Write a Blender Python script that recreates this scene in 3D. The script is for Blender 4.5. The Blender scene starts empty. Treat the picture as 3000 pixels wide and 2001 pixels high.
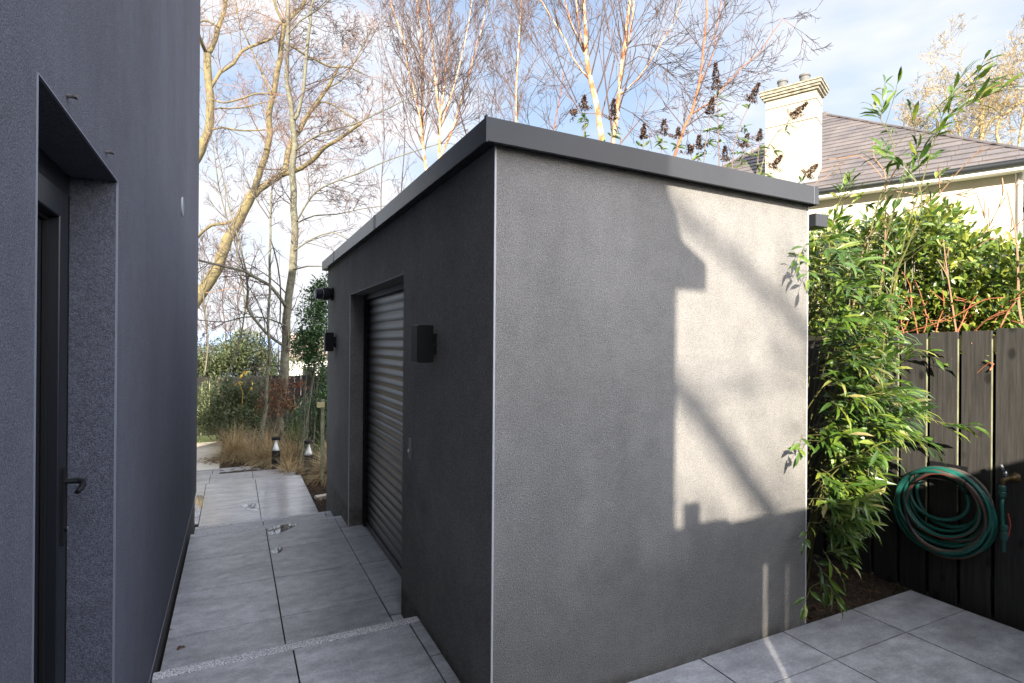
import bpy, math, random
from mathutils import Vector, Matrix
import numpy as np
C = bpy.context.scene
COL = C.collection
R = math.radians
random.seed(7)

# ------------------------------------------------------------------ camera
H = 1.58
YAW, PITCH, ROLL, F = R(26.364), R(.06), R(-.432), 1643.0
fw = Vector((math.sin(YAW)*math.cos(PITCH), math.cos(YAW)*math.cos(PITCH), math.sin(PITCH)))
rt = Vector((math.cos(YAW), -math.sin(YAW), 0)); dn = fw.cross(rt)
cr, sr = math.cos(ROLL), math.sin(ROLL)
RT = cr*rt + sr*dn; DN = -sr*rt + cr*dn
cam = bpy.data.cameras.new('camera'); camo = bpy.data.objects.new('camera', cam); COL.objects.link(camo)
mw = Matrix((RT, -DN, -fw)).transposed().to_4x4(); mw.translation = Vector((0, 0, H)); camo.matrix_world = mw
cam.sensor_width = 36; cam.lens = F/3000*36; cam.clip_start = .05; cam.clip_end = 9000
C.camera = camo
C.render.resolution_x, C.render.resolution_y = 1024, 683

# ------------------------------------------------------------------ sky, sun, exposure
SUN_AZ, SUN_EL = R(216.6), R(22.5)
C.view_settings.view_transform = 'Standard'; C.view_settings.look = 'None'
C.view_settings.exposure = 1.9; C.view_settings.gamma = 1
w = bpy.data.worlds.new('World'); C.world = w; w.use_nodes = True
nt = w.node_tree; N = nt.nodes; LK = nt.links; N.clear()
out = N.new('ShaderNodeOutputWorld'); bg = N.new('ShaderNodeBackground')
sky = N.new('ShaderNodeTexSky'); sky.sky_type = 'NISHITA'; sky.sun_disc = False
sky.sun_elevation = SUN_EL; sky.sun_rotation = SUN_AZ; sky.air_density = 1.0; sky.dust_density = 1.5; sky.ozone_density = 1.2
tc = N.new('ShaderNodeTexCoord'); mp = N.new('ShaderNodeMapping'); mp.inputs['Scale'].default_value = (1, 1, 2.6)
mp.inputs['Location'].default_value = (1.4, 5.2, 2.4)
n1 = N.new('ShaderNodeTexNoise'); n1.inputs['Scale'].default_value = 2.1; n1.inputs['Detail'].default_value = 7; n1.inputs['Roughness'].default_value = .5
rp = N.new('ShaderNodeValToRGB'); rp.color_ramp.elements[0].position = .42; rp.color_ramp.elements[1].position = .64
# more cloud towards the horizon
sx = N.new('ShaderNodeSeparateXYZ'); mr = N.new('ShaderNodeMapRange')
mr.inputs[1].default_value = 0.0; mr.inputs[2].default_value = .5; mr.inputs[3].default_value = .16; mr.inputs[4].default_value = -.02
ad = N.new('ShaderNodeMath'); ad.operation = 'ADD'
mix = N.new('ShaderNodeMixRGB'); mix.inputs[2].default_value = (4.4, 4.45, 4.65, 1)
mixb = N.new('ShaderNodeMixRGB'); mixb.inputs[0].default_value = .6; mixb.inputs[2].default_value = (2.7, 3.35, 4.5, 1)
LK.new(tc.outputs['Generated'], mp.inputs[0]); LK.new(mp.outputs[0], n1.inputs['Vector'])
LK.new(tc.outputs['Generated'], sx.inputs[0]); LK.new(sx.outputs[2], mr.inputs[0])
LK.new(n1.outputs['Fac'], ad.inputs[0]); LK.new(mr.outputs[0], ad.inputs[1]); LK.new(ad.outputs[0], rp.inputs[0])
LK.new(sky.outputs[0], mixb.inputs[1]); LK.new(mixb.outputs[0], mix.inputs[1]); LK.new(rp.outputs[0], mix.inputs[0])
# brightness lobe added to the unseen south-east sky, fills the shaded front wall
vd = N.new('ShaderNodeVectorMath'); vd.operation = 'DOT_PRODUCT'; vd.inputs[1].default_value = (math.sin(R(142))*.79, math.cos(R(142))*.79, .61)
glow = N.new('ShaderNodeMapRange'); glow.interpolation_type = 'SMOOTHSTEP'; glow.inputs[1].default_value = .55; glow.inputs[2].default_value = 1.0; glow.inputs[3].default_value = 0; glow.inputs[4].default_value = 1
gc = N.new('ShaderNodeMixRGB'); gc.inputs[1].default_value = (.86, .86, .86, 1); gc.inputs[2].default_value = (7.0, 6.4, 5.8, 1)
mg = N.new('ShaderNodeMixRGB'); mg.blend_type = 'MULTIPLY'; mg.inputs[0].default_value = 1
LK.new(tc.outputs['Generated'], vd.inputs[0]); LK.new(vd.outputs['Value'], glow.inputs[0])
LK.new(mix.outputs[0], mg.inputs[1]); LK.new(glow.outputs[0], gc.inputs[0]); LK.new(gc.outputs[0], mg.inputs[2])
LK.new(mg.outputs[0], bg.inputs[0]); bg.inputs[1].default_value = .075
LK.new(bg.outputs[0], out.inputs[0])
sl = bpy.data.lights.new('sun', 'SUN'); sl.energy = 5.0; sl.angle = R(.55); sl.color = (1, .91, .77)
so = bpy.data.objects.new('sun', sl); COL.objects.link(so)
sd = Vector((math.sin(SUN_AZ)*math.cos(SUN_EL), math.cos(SUN_AZ)*math.cos(SUN_EL), math.sin(SUN_EL)))
so.rotation_euler = sd.to_track_quat('Z', 'Y').to_euler(); so.location = sd*30

# ------------------------------------------------------------------ pixel helpers: photo pixel -> point in the place
def ray(x, y): return RT*((x-1500)/F) + DN*((y-1000.5)/F) + fw
def pD(x, y, D): return ray(x, y)*D + Vector((0, 0, H))
def pX(x, y, X): r = ray(x, y); return r*(X/r.x) + Vector((0, 0, H))
def pY(x, y, Y): r = ray(x, y); return r*(Y/r.y) + Vector((0, 0, H))
def pZ(x, y, z): r = ray(x, y); return r*((z-H)/r.z) + Vector((0, 0, H))

# ------------------------------------------------------------------ mesh builder
class MB:
    def __init__(s): s.v = []; s.f = []; s.m = []; s.mi = 0
    def add(s, vs, fs):
        b = len(s.v); s.v.extend(vs); s.f.extend([tuple(i+b for i in f) for f in fs]); s.m.extend([s.mi]*len(fs))
    def box(s, x0, x1, y0, y1, z0, z1, M=None):
        vs = [(x, y, z) for z in (z0, z1) for y in (y0, y1) for x in (x0, x1)]
        if M is not None: vs = [tuple(M @ Vector(v)) for v in vs]
        s.add(vs, [(0, 2, 3, 1), (4, 5, 7, 6), (0, 1, 5, 4), (2, 6, 7, 3), (0, 4, 6, 2), (1, 3, 7, 5)])
    def prism(s, pts, a, b, axis='z'):
        n = len(pts)
        if axis == 'z': vs = [(p[0], p[1], a) for p in pts]+[(p[0], p[1], b) for p in pts]
        elif axis == 'y': vs = [(p[0], a, p[1]) for p in pts]+[(p[0], b, p[1]) for p in pts]
        else: vs = [(a, p[0], p[1]) for p in pts]+[(b, p[0], p[1]) for p in pts]
        fs = [tuple(range(n))[::-1], tuple(range(n, 2*n))]+[(i, (i+1) % n, n+(i+1) % n, n+i) for i in range(n)]
        s.add(vs, fs)
    def hexa(s, a, b): # two quads of 4 points each
        s.add([tuple(p) for p in a]+[tuple(p) for p in b], [(3, 2, 1, 0), (4, 5, 6, 7)]+[(i, (i+1) % 4, 4+(i+1) % 4, 4+i) for i in range(4)])
    def tube(s, P, rad, n=6, cap=True, closed=False):
        P = [Vector(p) for p in P]; k = len(P)
        if not hasattr(rad, '__len__'): rad = [rad]*k
        up = Vector((0, 0, 1)) if abs((P[1]-P[0]).normalized().z) < .9 else Vector((1, 0, 0))
        t0 = (P[1]-P[0]).normalized(); a = t0.cross(up).normalized()
        vs = []
        cs = [(math.cos(2*math.pi*j/n), math.sin(2*math.pi*j/n)) for j in range(n)]
        for i in range(k):
            if closed: t = P[(i+1) % k]-P[i-1]
            else: t = P[min(i+1, k-1)]-P[max(i-1, 0)]
            if t.length < 1e-9: t = t0
            t = t.normalized()
            a = a - t*a.dot(t)
            if a.length < 1e-6: a = t.orthogonal()
            a.normalize(); b = t.cross(a); r = rad[i]
            for c, q in cs:
                vs.append((P[i].x+(a.x*c+b.x*q)*r, P[i].y+(a.y*c+b.y*q)*r, P[i].z+(a.z*c+b.z*q)*r))
        fs = []
        rng = k if closed else k-1
        for i in range(rng):
            i2 = (i+1) % k
            for j in range(n):
                j2 = (j+1) % n; fs.append((i*n+j, i*n+j2, i2*n+j2, i2*n+j))
        if cap and not closed: fs.append(tuple(range(n))[::-1]); fs.append(tuple((k-1)*n+j for j in range(n)))
        s.add(vs, fs)
    def lathe(s, prof, c, n=20, M=None): # profile (r, z)
        vs = []
        for r, z in prof:
            for j in range(n):
                a = 2*math.pi*j/n; v = Vector((r*math.cos(a), r*math.sin(a), z))
                if M is not None: v = M @ v
                vs.append((v.x+c[0], v.y+c[1], v.z+c[2]))
        fs = [(i*n+j, i*n+(j+1) % n, (i+1)*n+(j+1) % n, (i+1)*n+j) for i in range(len(prof)-1) for j in range(n)]
        fs += [tuple(range(n))[::-1], tuple((len(prof)-1)*n+j for j in range(n))]
        s.add(vs, fs)
    def leaf(s, p, d, L, W, nrm=None, bend=.25, fold=.18):
        d = Vector(d).normalized()
        if nrm is None: nrm = Vector((random.uniform(-1, 1), random.uniform(-1, 1), 1))
        sd_ = d.cross(nrm)
        if sd_.length < 1e-4: sd_ = d.orthogonal()
        sd_.normalize(); n = sd_.cross(d)
        p = Vector(p); q1 = p+d*L*.38; q2 = p+d*L*.72-n*L*bend*.35; q3 = p+d*L*.97-n*L*bend
        up1 = n*W*fold
        vs = [p, q1-sd_*W*.5+up1, q1, q1+sd_*W*.5+up1, q2-sd_*W*.38+up1, q2, q2+sd_*W*.38+up1, q3]
        s.add([tuple(v) for v in vs], [(0, 2, 1), (0, 3, 2), (1, 2, 5, 4), (2, 3, 6, 5), (4, 5, 7), (5, 6, 7)])
    def build(s, name, mats, parent=None, smooth=False, bevel=0, loc=None):
        me = bpy.data.meshes.new(name); me.from_pydata(s.v, [], s.f)
        if not isinstance(mats, (list, tuple)): mats = [mats]
        for m in mats: me.materials.append(m)
        if len(mats) > 1: me.polygons.foreach_set('material_index', s.m)
        if smooth: me.polygons.foreach_set('use_smooth', [True]*len(me.polygons))
        me.update()
        o = bpy.data.objects.new(name, me); COL.objects.link(o)
        if parent is not None: o.parent = parent
        if loc is not None:
            me.transform(Matrix.Translation(-Vector(loc))); o.location = loc
        elif parent is not None: # vertices are in world space: undo the parent's place
            me.transform(parent_inv(parent))
        if bevel:
            b = o.modifiers.new('b', 'BEVEL'); b.width = bevel; b.segments = 2; b.limit_method = 'ANGLE'; b.angle_limit = R(40)
        return o
def parent_inv(p):
    M = Matrix.Identity(4)
    while p is not None:
        M = Matrix.Translation(p.location) @ M; p = p.parent
    return M.inverted()
def tag(o, label=None, cat=None, group=None, kind=None):
    if label: o['label'] = label
    if cat: o['category'] = cat
    if group: o['group'] = group
    if kind: o['kind'] = kind
    return o
def thing(name, loc, label, cat, group=None):
    o = bpy.data.objects.new(name, None); COL.objects.link(o); o.location = loc; o.empty_display_size = .1
    return tag(o, label, cat, group)
def dup(root, loc, label, group=None):
    r = root.copy(); COL.objects.link(r); r.location = loc; r['label'] = label
    if group: r['group'] = group
    for ch in list(root.children):
        c = ch.copy(); COL.objects.link(c); c.parent = r
        for g in list(ch.children):
            d = g.copy(); COL.objects.link(d); d.parent = c
    return r

# ------------------------------------------------------------------ materials
def mat(name, col, rough=.6, spec=.5, metal=0, var=None, vscale=5, vdetail=5, bump=0, bscale=60, bdetail=3, island=0, trans=0,
        stretch=None, speck=None, coord='Object', ramp=(.35, .65), coat=0, bdist=.02):
    m = bpy.data.materials.new(name); m.use_nodes = True; nt = m.node_tree; N = nt.nodes; L = nt.links
    b = N['Principled BSDF']; b.inputs['Roughness'].default_value = rough; b.inputs['Specular IOR Level'].default_value = spec
    b.inputs['Metallic'].default_value = metal; b.inputs['Coat Weight'].default_value = coat
    b.inputs['Base Color'].default_value = (*col, 1)
    tc = N.new('ShaderNodeTexCoord'); src = tc.outputs[coord]
    if stretch:
        mp = N.new('ShaderNodeMapping'); mp.inputs['Scale'].default_value = stretch; L.new(src, mp.inputs[0]); src2 = mp.outputs[0]
    else: src2 = src
    cur = None
    if var:
        n = N.new('ShaderNodeTexNoise'); n.inputs['Scale'].default_value = vscale; n.inputs['Detail'].default_value = vdetail; n.inputs['Roughness'].default_value = .62
        L.new(src2, n.inputs['Vector'])
        r = N.new('ShaderNodeValToRGB'); r.color_ramp.elements[0].position = ramp[0]; r.color_ramp.elements[1].position = ramp[1]
        r.color_ramp.elements[0].color = (*col, 1); r.color_ramp.elements[1].color = (*var, 1)
        L.new(n.outputs['Fac'], r.inputs[0]); cur = r.outputs[0]
    if speck: # (scale, amount) fine grains of the render or stone
        for sc, am in speck:
            n = N.new('ShaderNodeTexNoise'); n.inputs['Scale'].default_value = sc; n.inputs['Detail'].default_value = 2
            L.new(src, n.inputs['Vector'])
            mr = N.new('ShaderNodeMapRange'); mr.inputs[1].default_value = .3; mr.inputs[2].default_value = .7; mr.inputs[3].default_value = 1-am; mr.inputs[4].default_value = 1+am
            L.new(n.outputs['Fac'], mr.inputs[0])
            mx = N.new('ShaderNodeMixRGB'); mx.blend_type = 'MULTIPLY'; mx.inputs[0].default_value = 1
            if cur is None: mx.inputs[1].default_value = (*col, 1)
            else: L.new(cur, mx.inputs[1])
            L.new(mr.outputs[0], mx.inputs[2]); cur = mx.outputs[0]
    if island:
        g = N.new('ShaderNodeNewGeometry'); mr = N.new('ShaderNodeMapRange'); mr.inputs[3].default_value = 1-island; mr.inputs[4].default_value = 1+island
        L.new(g.outputs['Random Per Island'], mr.inputs[0])
        mx = N.new('ShaderNodeMixRGB'); mx.blend_type = 'MULTIPLY'; mx.inputs[0].default_value = 1
        if cur is None: mx.inputs[1].default_value = (*col, 1)
        else: L.new(cur, mx.inputs[1])
        L.new(mr.outputs[0], mx.inputs[2]); cur = mx.outputs[0]
    if cur is not None: L.new(cur, b.inputs['Base Color'])
    if bump:
        n = N.new('ShaderNodeTexNoise'); n.inputs['Scale'].default_value = bscale; n.inputs['Detail'].default_value = bdetail
        L.new(src2 if stretch else src, n.inputs['Vector'])
        bp = N.new('ShaderNodeBump'); bp.inputs['Strength'].default_value = bump; bp.inputs['Distance'].default_value = bdist
        L.new(n.outputs['Fac'], bp.inputs['Height']); L.new(bp.outputs[0], b.inputs['Normal'])
    if trans:
        t = N.new('ShaderNodeBsdfTranslucent'); ms = N.new('ShaderNodeMixShader'); ms.inputs[0].default_value = trans
        if cur is not None: L.new(cur, t.inputs[0])
        else: t.inputs[0].default_value = (*col, 1)
        L.new(b.outputs[0], ms.inputs[1]); L.new(t.outputs[0], ms.inputs[2]); L.new(ms.outputs[0], N['Material Output'].inputs[0])
    m['x'] = 1
    return m

def leafmat(name, stops, rough=.4, spec=.4, trans=.3):
    m = bpy.data.materials.new(name); m.use_nodes = True; nt = m.node_tree; N = nt.nodes; L = nt.links
    b = N['Principled BSDF']; b.inputs['Roughness'].default_value = rough; b.inputs['Specular IOR Level'].default_value = spec
    g = N.new('ShaderNodeNewGeometry'); r = N.new('ShaderNodeValToRGB'); e = r.color_ramp.elements
    while len(e) < len(stops): e.new(.5)
    for i, (p, c) in enumerate(stops): e[i].position = p; e[i].color = (*c, 1)
    L.new(g.outputs['Random Per Island'], r.inputs[0]); L.new(r.outputs[0], b.inputs['Base Color'])
    if trans:
        t = N.new('ShaderNodeBsdfTranslucent'); ms = N.new('ShaderNodeMixShader'); ms.inputs[0].default_value = trans
        L.new(r.outputs[0], t.inputs[0]); L.new(b.outputs[0], ms.inputs[1]); L.new(t.outputs[0], ms.inputs[2]); L.new(ms.outputs[0], N['Material Output'].inputs[0])
    return m

def render_mat(name, col, var, stain_shade=False):
    """gritty scraped render: a grain in colour and in relief, faint weather marks"""
    m = mat(name, col, rough=.9, spec=.25, var=var, vscale=1.1, vdetail=6, ramp=(.3, .75), speck=((170, .34), (420, .24), (40, .06), (11, .06)))
    nt = m.node_tree; N = nt.nodes; L = nt.links; b = N['Principled BSDF']; tc = [n for n in N if n.type == 'TEX_COORD'][0]
    n = N.new('ShaderNodeTexNoise'); n.inputs['Scale'].default_value = 215; n.inputs['Detail'].default_value = 3; n.inputs['Roughness'].default_value = .6
    mp = N.new('ShaderNodeMapping'); mp.inputs['Scale'].default_value = (1, 1, 1.35); L.new(tc.outputs['Object'], mp.inputs[0]); L.new(mp.outputs[0], n.inputs['Vector'])
    bp = N.new('ShaderNodeBump'); bp.inputs['Strength'].default_value = .8; bp.inputs['Distance'].default_value = .005
    L.new(n.outputs['Fac'], bp.inputs['Height']); L.new(bp.outputs[0], b.inputs['Normal'])
    base0 = b.inputs['Base Color'].links[0].from_socket
    n3 = N.new('ShaderNodeTexNoise'); n3.inputs['Scale'].default_value = 2.2; n3.inputs['Detail'].default_value = 7; n3.inputs['Roughness'].default_value = .6
    m3 = N.new('ShaderNodeMapping'); m3.inputs['Scale'].default_value = (1, 1, .28); L.new(tc.outputs['Object'], m3.inputs[0]); L.new(m3.outputs[0], n3.inputs['Vector'])
    r3 = N.new('ShaderNodeMapRange'); r3.inputs[1].default_value = .3; r3.inputs[2].default_value = .7; r3.inputs[3].default_value = .86; r3.inputs[4].default_value = 1.08; L.new(n3.outputs['Fac'], r3.inputs[0])
    x3 = N.new('ShaderNodeMixRGB'); x3.blend_type = 'MULTIPLY'; x3.inputs[0].default_value = 1; L.new(base0, x3.inputs[1]); L.new(r3.outputs[0], x3.inputs[2]); L.new(x3.outputs[0], b.inputs['Base Color'])
    if stain_shade: # pale salt bloom and green film with shapes of their own low on the wall, plus painted base shade
        base = b.inputs['Base Color'].links[0].from_socket
        sp = N.new('ShaderNodeSeparateXYZ'); L.new(tc.outputs['Object'], sp.inputs[0])
        def band(sock, a, c, f):
            m1 = N.new('ShaderNodeMapRange'); m1.interpolation_type = 'SMOOTHSTEP'; m1.inputs[1].default_value = a-f; m1.inputs[2].default_value = a+f; L.new(sock, m1.inputs[0])
            m2 = N.new('ShaderNodeMapRange'); m2.interpolation_type = 'SMOOTHSTEP'; m2.inputs[1].default_value = c-f; m2.inputs[2].default_value = c+f; m2.inputs[3].default_value = 1; m2.inputs[4].default_value = 0; L.new(sock, m2.inputs[0])
            k = N.new('ShaderNodeMath'); k.operation = 'MULTIPLY'; L.new(m1.outputs[0], k.inputs[0]); L.new(m2.outputs[0], k.inputs[1]); return k.outputs[0]
        def mul(a, c):
            k = N.new('ShaderNodeMath'); k.operation = 'MULTIPLY'; L.new(a, k.inputs[0]); L.new(c, k.inputs[1]); return k.outputs[0]
        ns = N.new('ShaderNodeTexNoise'); ns.inputs['Scale'].default_value = 16; ns.inputs['Detail'].default_value = 8; L.new(tc.outputs['Object'], ns.inputs['Vector'])
        rr = N.new('ShaderNodeMapRange'); rr.inputs[1].default_value = .40; rr.inputs[2].default_value = .56; L.new(ns.outputs['Fac'], rr.inputs[0])
        f1 = mul(mul(band(sp.outputs[0], 1.93, 2.22, .10), band(sp.outputs[2], .05, .115, .035)), rr.outputs[0])
        mx = N.new('ShaderNodeMixRGB'); mx.inputs[2].default_value = (.50, .50, .50, 1); L.new(f1, mx.inputs[0]); L.new(base, mx.inputs[1])
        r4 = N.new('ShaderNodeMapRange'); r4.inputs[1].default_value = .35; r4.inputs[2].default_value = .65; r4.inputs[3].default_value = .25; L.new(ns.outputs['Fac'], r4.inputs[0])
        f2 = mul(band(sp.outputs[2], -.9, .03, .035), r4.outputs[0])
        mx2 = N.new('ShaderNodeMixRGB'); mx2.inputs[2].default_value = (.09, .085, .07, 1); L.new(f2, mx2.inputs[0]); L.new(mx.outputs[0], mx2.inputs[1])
        # shade at the wall base put into the colour, with a ragged upper edge
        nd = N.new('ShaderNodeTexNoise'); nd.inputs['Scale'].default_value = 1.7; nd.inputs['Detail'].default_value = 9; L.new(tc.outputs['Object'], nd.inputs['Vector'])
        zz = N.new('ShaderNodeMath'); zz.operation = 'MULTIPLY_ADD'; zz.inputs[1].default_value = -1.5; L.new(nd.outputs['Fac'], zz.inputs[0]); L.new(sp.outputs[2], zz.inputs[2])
        base_shade = N.new('ShaderNodeMapRange'); base_shade.interpolation_type = 'SMOOTHSTEP'; base_shade.inputs[1].default_value = -.45; base_shade.inputs[2].default_value = .05; base_shade.inputs[3].default_value = .74; base_shade.inputs[4].default_value = 1.0; L.new(zz.outputs[0], base_shade.inputs[0])
        x5 = N.new('ShaderNodeMixRGB'); x5.blend_type = 'MULTIPLY'; x5.inputs[0].default_value = 1; L.new(mx2.outputs[0], x5.inputs[1]); L.new(base_shade.outputs[0], x5.inputs[2])
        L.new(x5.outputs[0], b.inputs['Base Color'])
    return m

M = {}
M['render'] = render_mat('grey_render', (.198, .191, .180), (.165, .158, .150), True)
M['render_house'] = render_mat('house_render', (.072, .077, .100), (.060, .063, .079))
M['bead'] = mat('bead_white', (.13, .138, .17), .6)
M['fascia'] = mat('fascia_metal', (.017, .0185, .022), .27, .20, 0, var=(.024, .026, .030), vscale=1.5, bump=.04, bscale=3)
M['black'] = mat('black_metal', (.007, .007, .008), .55, .2)
M['frame'] = mat('door_frame_paint', (.008, .009, .012), .4, .35)
M['glass'] = mat('door_glass', (.010, .011, .013), .08, .6)
M['slat'] = mat('shutter_slat', (.010, .0105, .012), .34, .20, 0, var=(.011, .0115, .013), vscale=30, stretch=(1, 1, 6))
M['dark'] = mat('dark_gap', (.006, .006, .006), .9, .1)
M['tile'] = mat('porcelain_paving', (.32, .322, .34), .32, .6, 0, var=(.20, .20, .212), vscale=3.2, vdetail=9, stretch=(1, 2.6, 1), ramp=(.38, .66), island=.11, speck=((75, .17), (15, .15)), bump=.08, bscale=30, bdist=.002)
M['tile_wet'] = mat('damp_paving', (.34, .33, .325), .16, .8, 0, var=(.25, .24, .24), vscale=3.0, vdetail=9, stretch=(1, 2.6, 1), ramp=(.38, .66), island=.06, speck=((70, .10), (14, .08)))
M['grout'] = mat('joint_mortar', (.045, .038, .028), .95, .1, var=(.015, .013, .011), vscale=20)
M['granite'] = mat('granite_edging', (.36, .355, .365), .6, .4, 0, speck=((140, .8), (320, .6)))
M['soil'] = mat('garden_soil', (.030, .022, .016), .95, .2, 0, var=(.055, .040, .026), vscale=40, bump=1, bscale=70, bdetail=6, bdist=.03)
M['sandstone'] = mat('pale_path', (.42, .38, .31), .7, .3, 0, var=(.34, .31, .26), vscale=5, bump=.1)
M['grass'] = mat('lawn', (.05, .075, .025), .9, .2, 0, var=(.08, .09, .04), vscale=2)
M['fence'] = mat('dark_stained_timber', (.020, .019, .018), .6, .3, 0, var=(.050, .046, .043), vscale=6, vdetail=8, stretch=(3, 9, .55), island=.18, bump=.25, bscale=9, bdist=.006, ramp=(.3, .75))
def knots(m, dark):
    nt = m.node_tree; N = nt.nodes; L = nt.links; b = N['Principled BSDF']; base = b.inputs['Base Color'].links[0].from_socket
    tc = [n for n in N if n.type == 'TEX_COORD'][0]; mp = N.new('ShaderNodeMapping'); mp.inputs['Scale'].default_value = (1, 1, .55); L.new(tc.outputs['Object'], mp.inputs[0])
    v = N.new('ShaderNodeTexVoronoi'); v.inputs['Scale'].default_value = 6.5; L.new(mp.outputs[0], v.inputs['Vector'])
    r = N.new('ShaderNodeMapRange'); r.interpolation_type = 'SMOOTHSTEP'; r.inputs[1].default_value = .06; r.inputs[2].default_value = .17; r.inputs[3].default_value = dark; r.inputs[4].default_value = 1; L.new(v.outputs['Distance'], r.inputs[0])
    x = N.new('ShaderNodeMixRGB'); x.blend_type = 'MULTIPLY'; x.inputs[0].default_value = 1; L.new(base, x.inputs[1]); L.new(r.outputs[0], x.inputs[2]); L.new(x.outputs[0], b.inputs['Base Color'])
knots(M['fence'], .35)
M['fence_far'] = mat('black_timber', (.014, .013, .012), .8, .2, 0, island=.3)
M['rawwood'] = mat('pale_timber', (.42, .36, .19), .8, .2, 0, var=(.34, .30, .17), vscale=9)
M['palewood'] = mat('grey_green_stake', (.22, .23, .14), .85, .2, 0, var=(.13, .12, .08), vscale=8)
M['cream'] = mat('cream_render', (.46, .41, .33), .9, .2, 0, var=(.40, .36, .29), vscale=.8)
M['white'] = mat('white_paint', (.78, .77, .74), .5, .4)
M['capstone'] = mat('weathered_stone', (.34, .31, .24), .9, .2, 0, var=(.15, .14, .11), vscale=9, bump=.4, bscale=30)
M['lead'] = mat('lead_flashing', (.24, .27, .29), .5, .5, 0, var=(.18, .21, .22), vscale=6)
M['pot'] = mat('chimney_pot', (.11, .11, .11), .7, .3)
M['slate'] = mat('roof_slate', (.082, .074, .078), .6, .4, 0, var=(.125, .108, .104), vscale=1.4, island=.13, speck=((25, .10),))
M['gutter'] = mat('gutter_plastic', (.014, .016, .018), .5, .25)
M['fixing'] = mat('dull_fixing', (.07, .065, .065), .7, .3)
M['pipe'] = mat('downpipe_grey', (.28, .27, .26), .4, .5)
M['bark_green'] = mat('green_bark', (.185, .15, .070), .9, .2, 0, var=(.09, .076, .05), vscale=9, vdetail=6, stretch=(1, 1, .5), bump=.5, bscale=25, ramp=(.35, .7))
M['bark_grey'] = mat('grey_bark', (.15, .145, .10), .9, .2, 0, var=(.085, .075, .055), vscale=12, vdetail=6, bump=.5, bscale=30)
M['bark_birch'] = mat('peeling_birch_bark', (.50, .37, .23), .75, .3, 0, var=(.30, .10, .035), vscale=9, vdetail=6, stretch=(1, 1, .6), ramp=(.42, .60), bump=.3, bscale=30)
M['bark_copper'] = mat('copper_bark', (.30, .13, .055), .7, .3, 0, var=(.16, .065, .04), vscale=12)
M['twig'] = mat('twig', (.085, .060, .055), .8, .2, 0, island=.3)
M['twig_red'] = mat('red_twig', (.18, .115, .085), .8, .2, 0, island=.3)
M['twig_dark'] = mat('dark_twig', (.05, .042, .035), .8, .2, 0, island=.3)
M['twig_pale'] = mat('pale_twig', (.26, .20, .11), .8, .2, 0, island=.3)
M['redstem'] = mat('red_stem', (.24, .085, .04), .5, .4, 0, island=.25)
M['culm'] = mat('bamboo_culm', (.075, .09, .025), .5, .4, 0, var=(.12, .10, .035), vscale=10)
M['bamboo'] = leafmat('bamboo_leaf', [(0, (.030, .066, .012)), (.35, (.046, .096, .012)), (.75, (.088, .150, .016)), (.93, (.17, .21, .03)), (.97, (.26, .24, .08)), (1, (.30, .26, .12))], .36, .4, .28)
M['laurel'] = leafmat('laurel_leaf', [(0, (.035, .075, .018)), (.35, (.085, .14, .022)), (.75, (.16, .205, .028)), (1, (.30, .32, .06))], .32, .45, .25)
M['holly'] = leafmat('dark_evergreen_leaf', [(0, (.018, .045, .015)), (.5, (.035, .085, .022)), (1, (.07, .13, .03))], .28, .5, .15)
M['shrub'] = leafmat('dull_shrub_leaf', [(0, (.030, .048, .018)), (.5, (.065, .085, .034)), (.9, (.11, .125, .055)), (1, (.15, .13, .05))], .5, .35, .2)
M['shrub_yellow'] = leafmat('yellow_leaf', [(0, (.6, .38, .03)), (1, (.7, .5, .08))], .5, .3, .3)
M['rust'] = leafmat('rusty_leaf', [(0, (.07, .025, .014)), (.5, (.15, .055, .028)), (1, (.28, .13, .06))], .55, .3, .3)
M['buddleia'] = leafmat('grey_green_leaf', [(0, (.06, .10, .035)), (.6, (.13, .19, .06)), (1, (.24, .30, .12))], .5, .3, .3)
M['seed'] = leafmat('brown_seed', [(0, (.03, .02, .02)), (.6, (.085, .048, .035)), (1, (.19, .105, .055))], .8, .2, 0)
M['strawgrass'] = leafmat('straw_blade', [(0, (.20, .135, .06)), (.5, (.38, .275, .14)), (1, (.56, .44, .25))], .6, .25, .25)
M['grassgreen'] = leafmat('green_blade', [(0, (.05, .065, .02)), (1, (.14, .15, .05))], .6, .25, .2)
M['hose'] = mat('green_hose', (.010, .085, .066), .36, .45, 0, var=(.016, .12, .095), vscale=6)
M['hose_black'] = mat('worn_hose', (.045, .040, .038), .5, .4, 0, var=(.12, .10, .085), vscale=7)
M['hose_red'] = mat('hose_red_stripe', (.24, .05, .035), .4, .4)
M['brass'] = mat('tarnished_brass', (.26, .17, .06), .38, .5, .75, var=(.12, .08, .035), vscale=40)
M['chrome'] = mat('dull_steel', (.42, .42, .42), .3, .5, .9)
M['brass'] = mat('old_brass', (.15, .10, .04), .5, .3, .5, var=(.07, .05, .025), vscale=40)
M['conn'] = mat('connector_green', (.02, .07, .06), .4, .4)
M['plastic_clear'] = None
M['stone_cream'] = mat('cream_brick', (.48, .42, .32), .9, .2, 0, var=(.36, .32, .25), vscale=20)
M['deadleaf'] = leafmat('dead_leaf', [(0, (.03, .02, .012)), (1, (.10, .05, .025))], .8, .2, 0)
M['hill'] = mat('far_hill', (.20, .27, .40), .95, .1)
M['sea'] = mat('far_water', (.12, .17, .23), .15, .5)
g = bpy.data.materials.new('lamp_glass'); g.use_nodes = True; b = g.node_tree.nodes['Principled BSDF']
b.inputs['Transmission Weight'].default_value = 1; b.inputs['Roughness'].default_value = .03; b.inputs['IOR'].default_value = 1.1; b.inputs['Base Color'].default_value = (.92, .95, .97, 1)
M['plastic_clear'] = g
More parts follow.
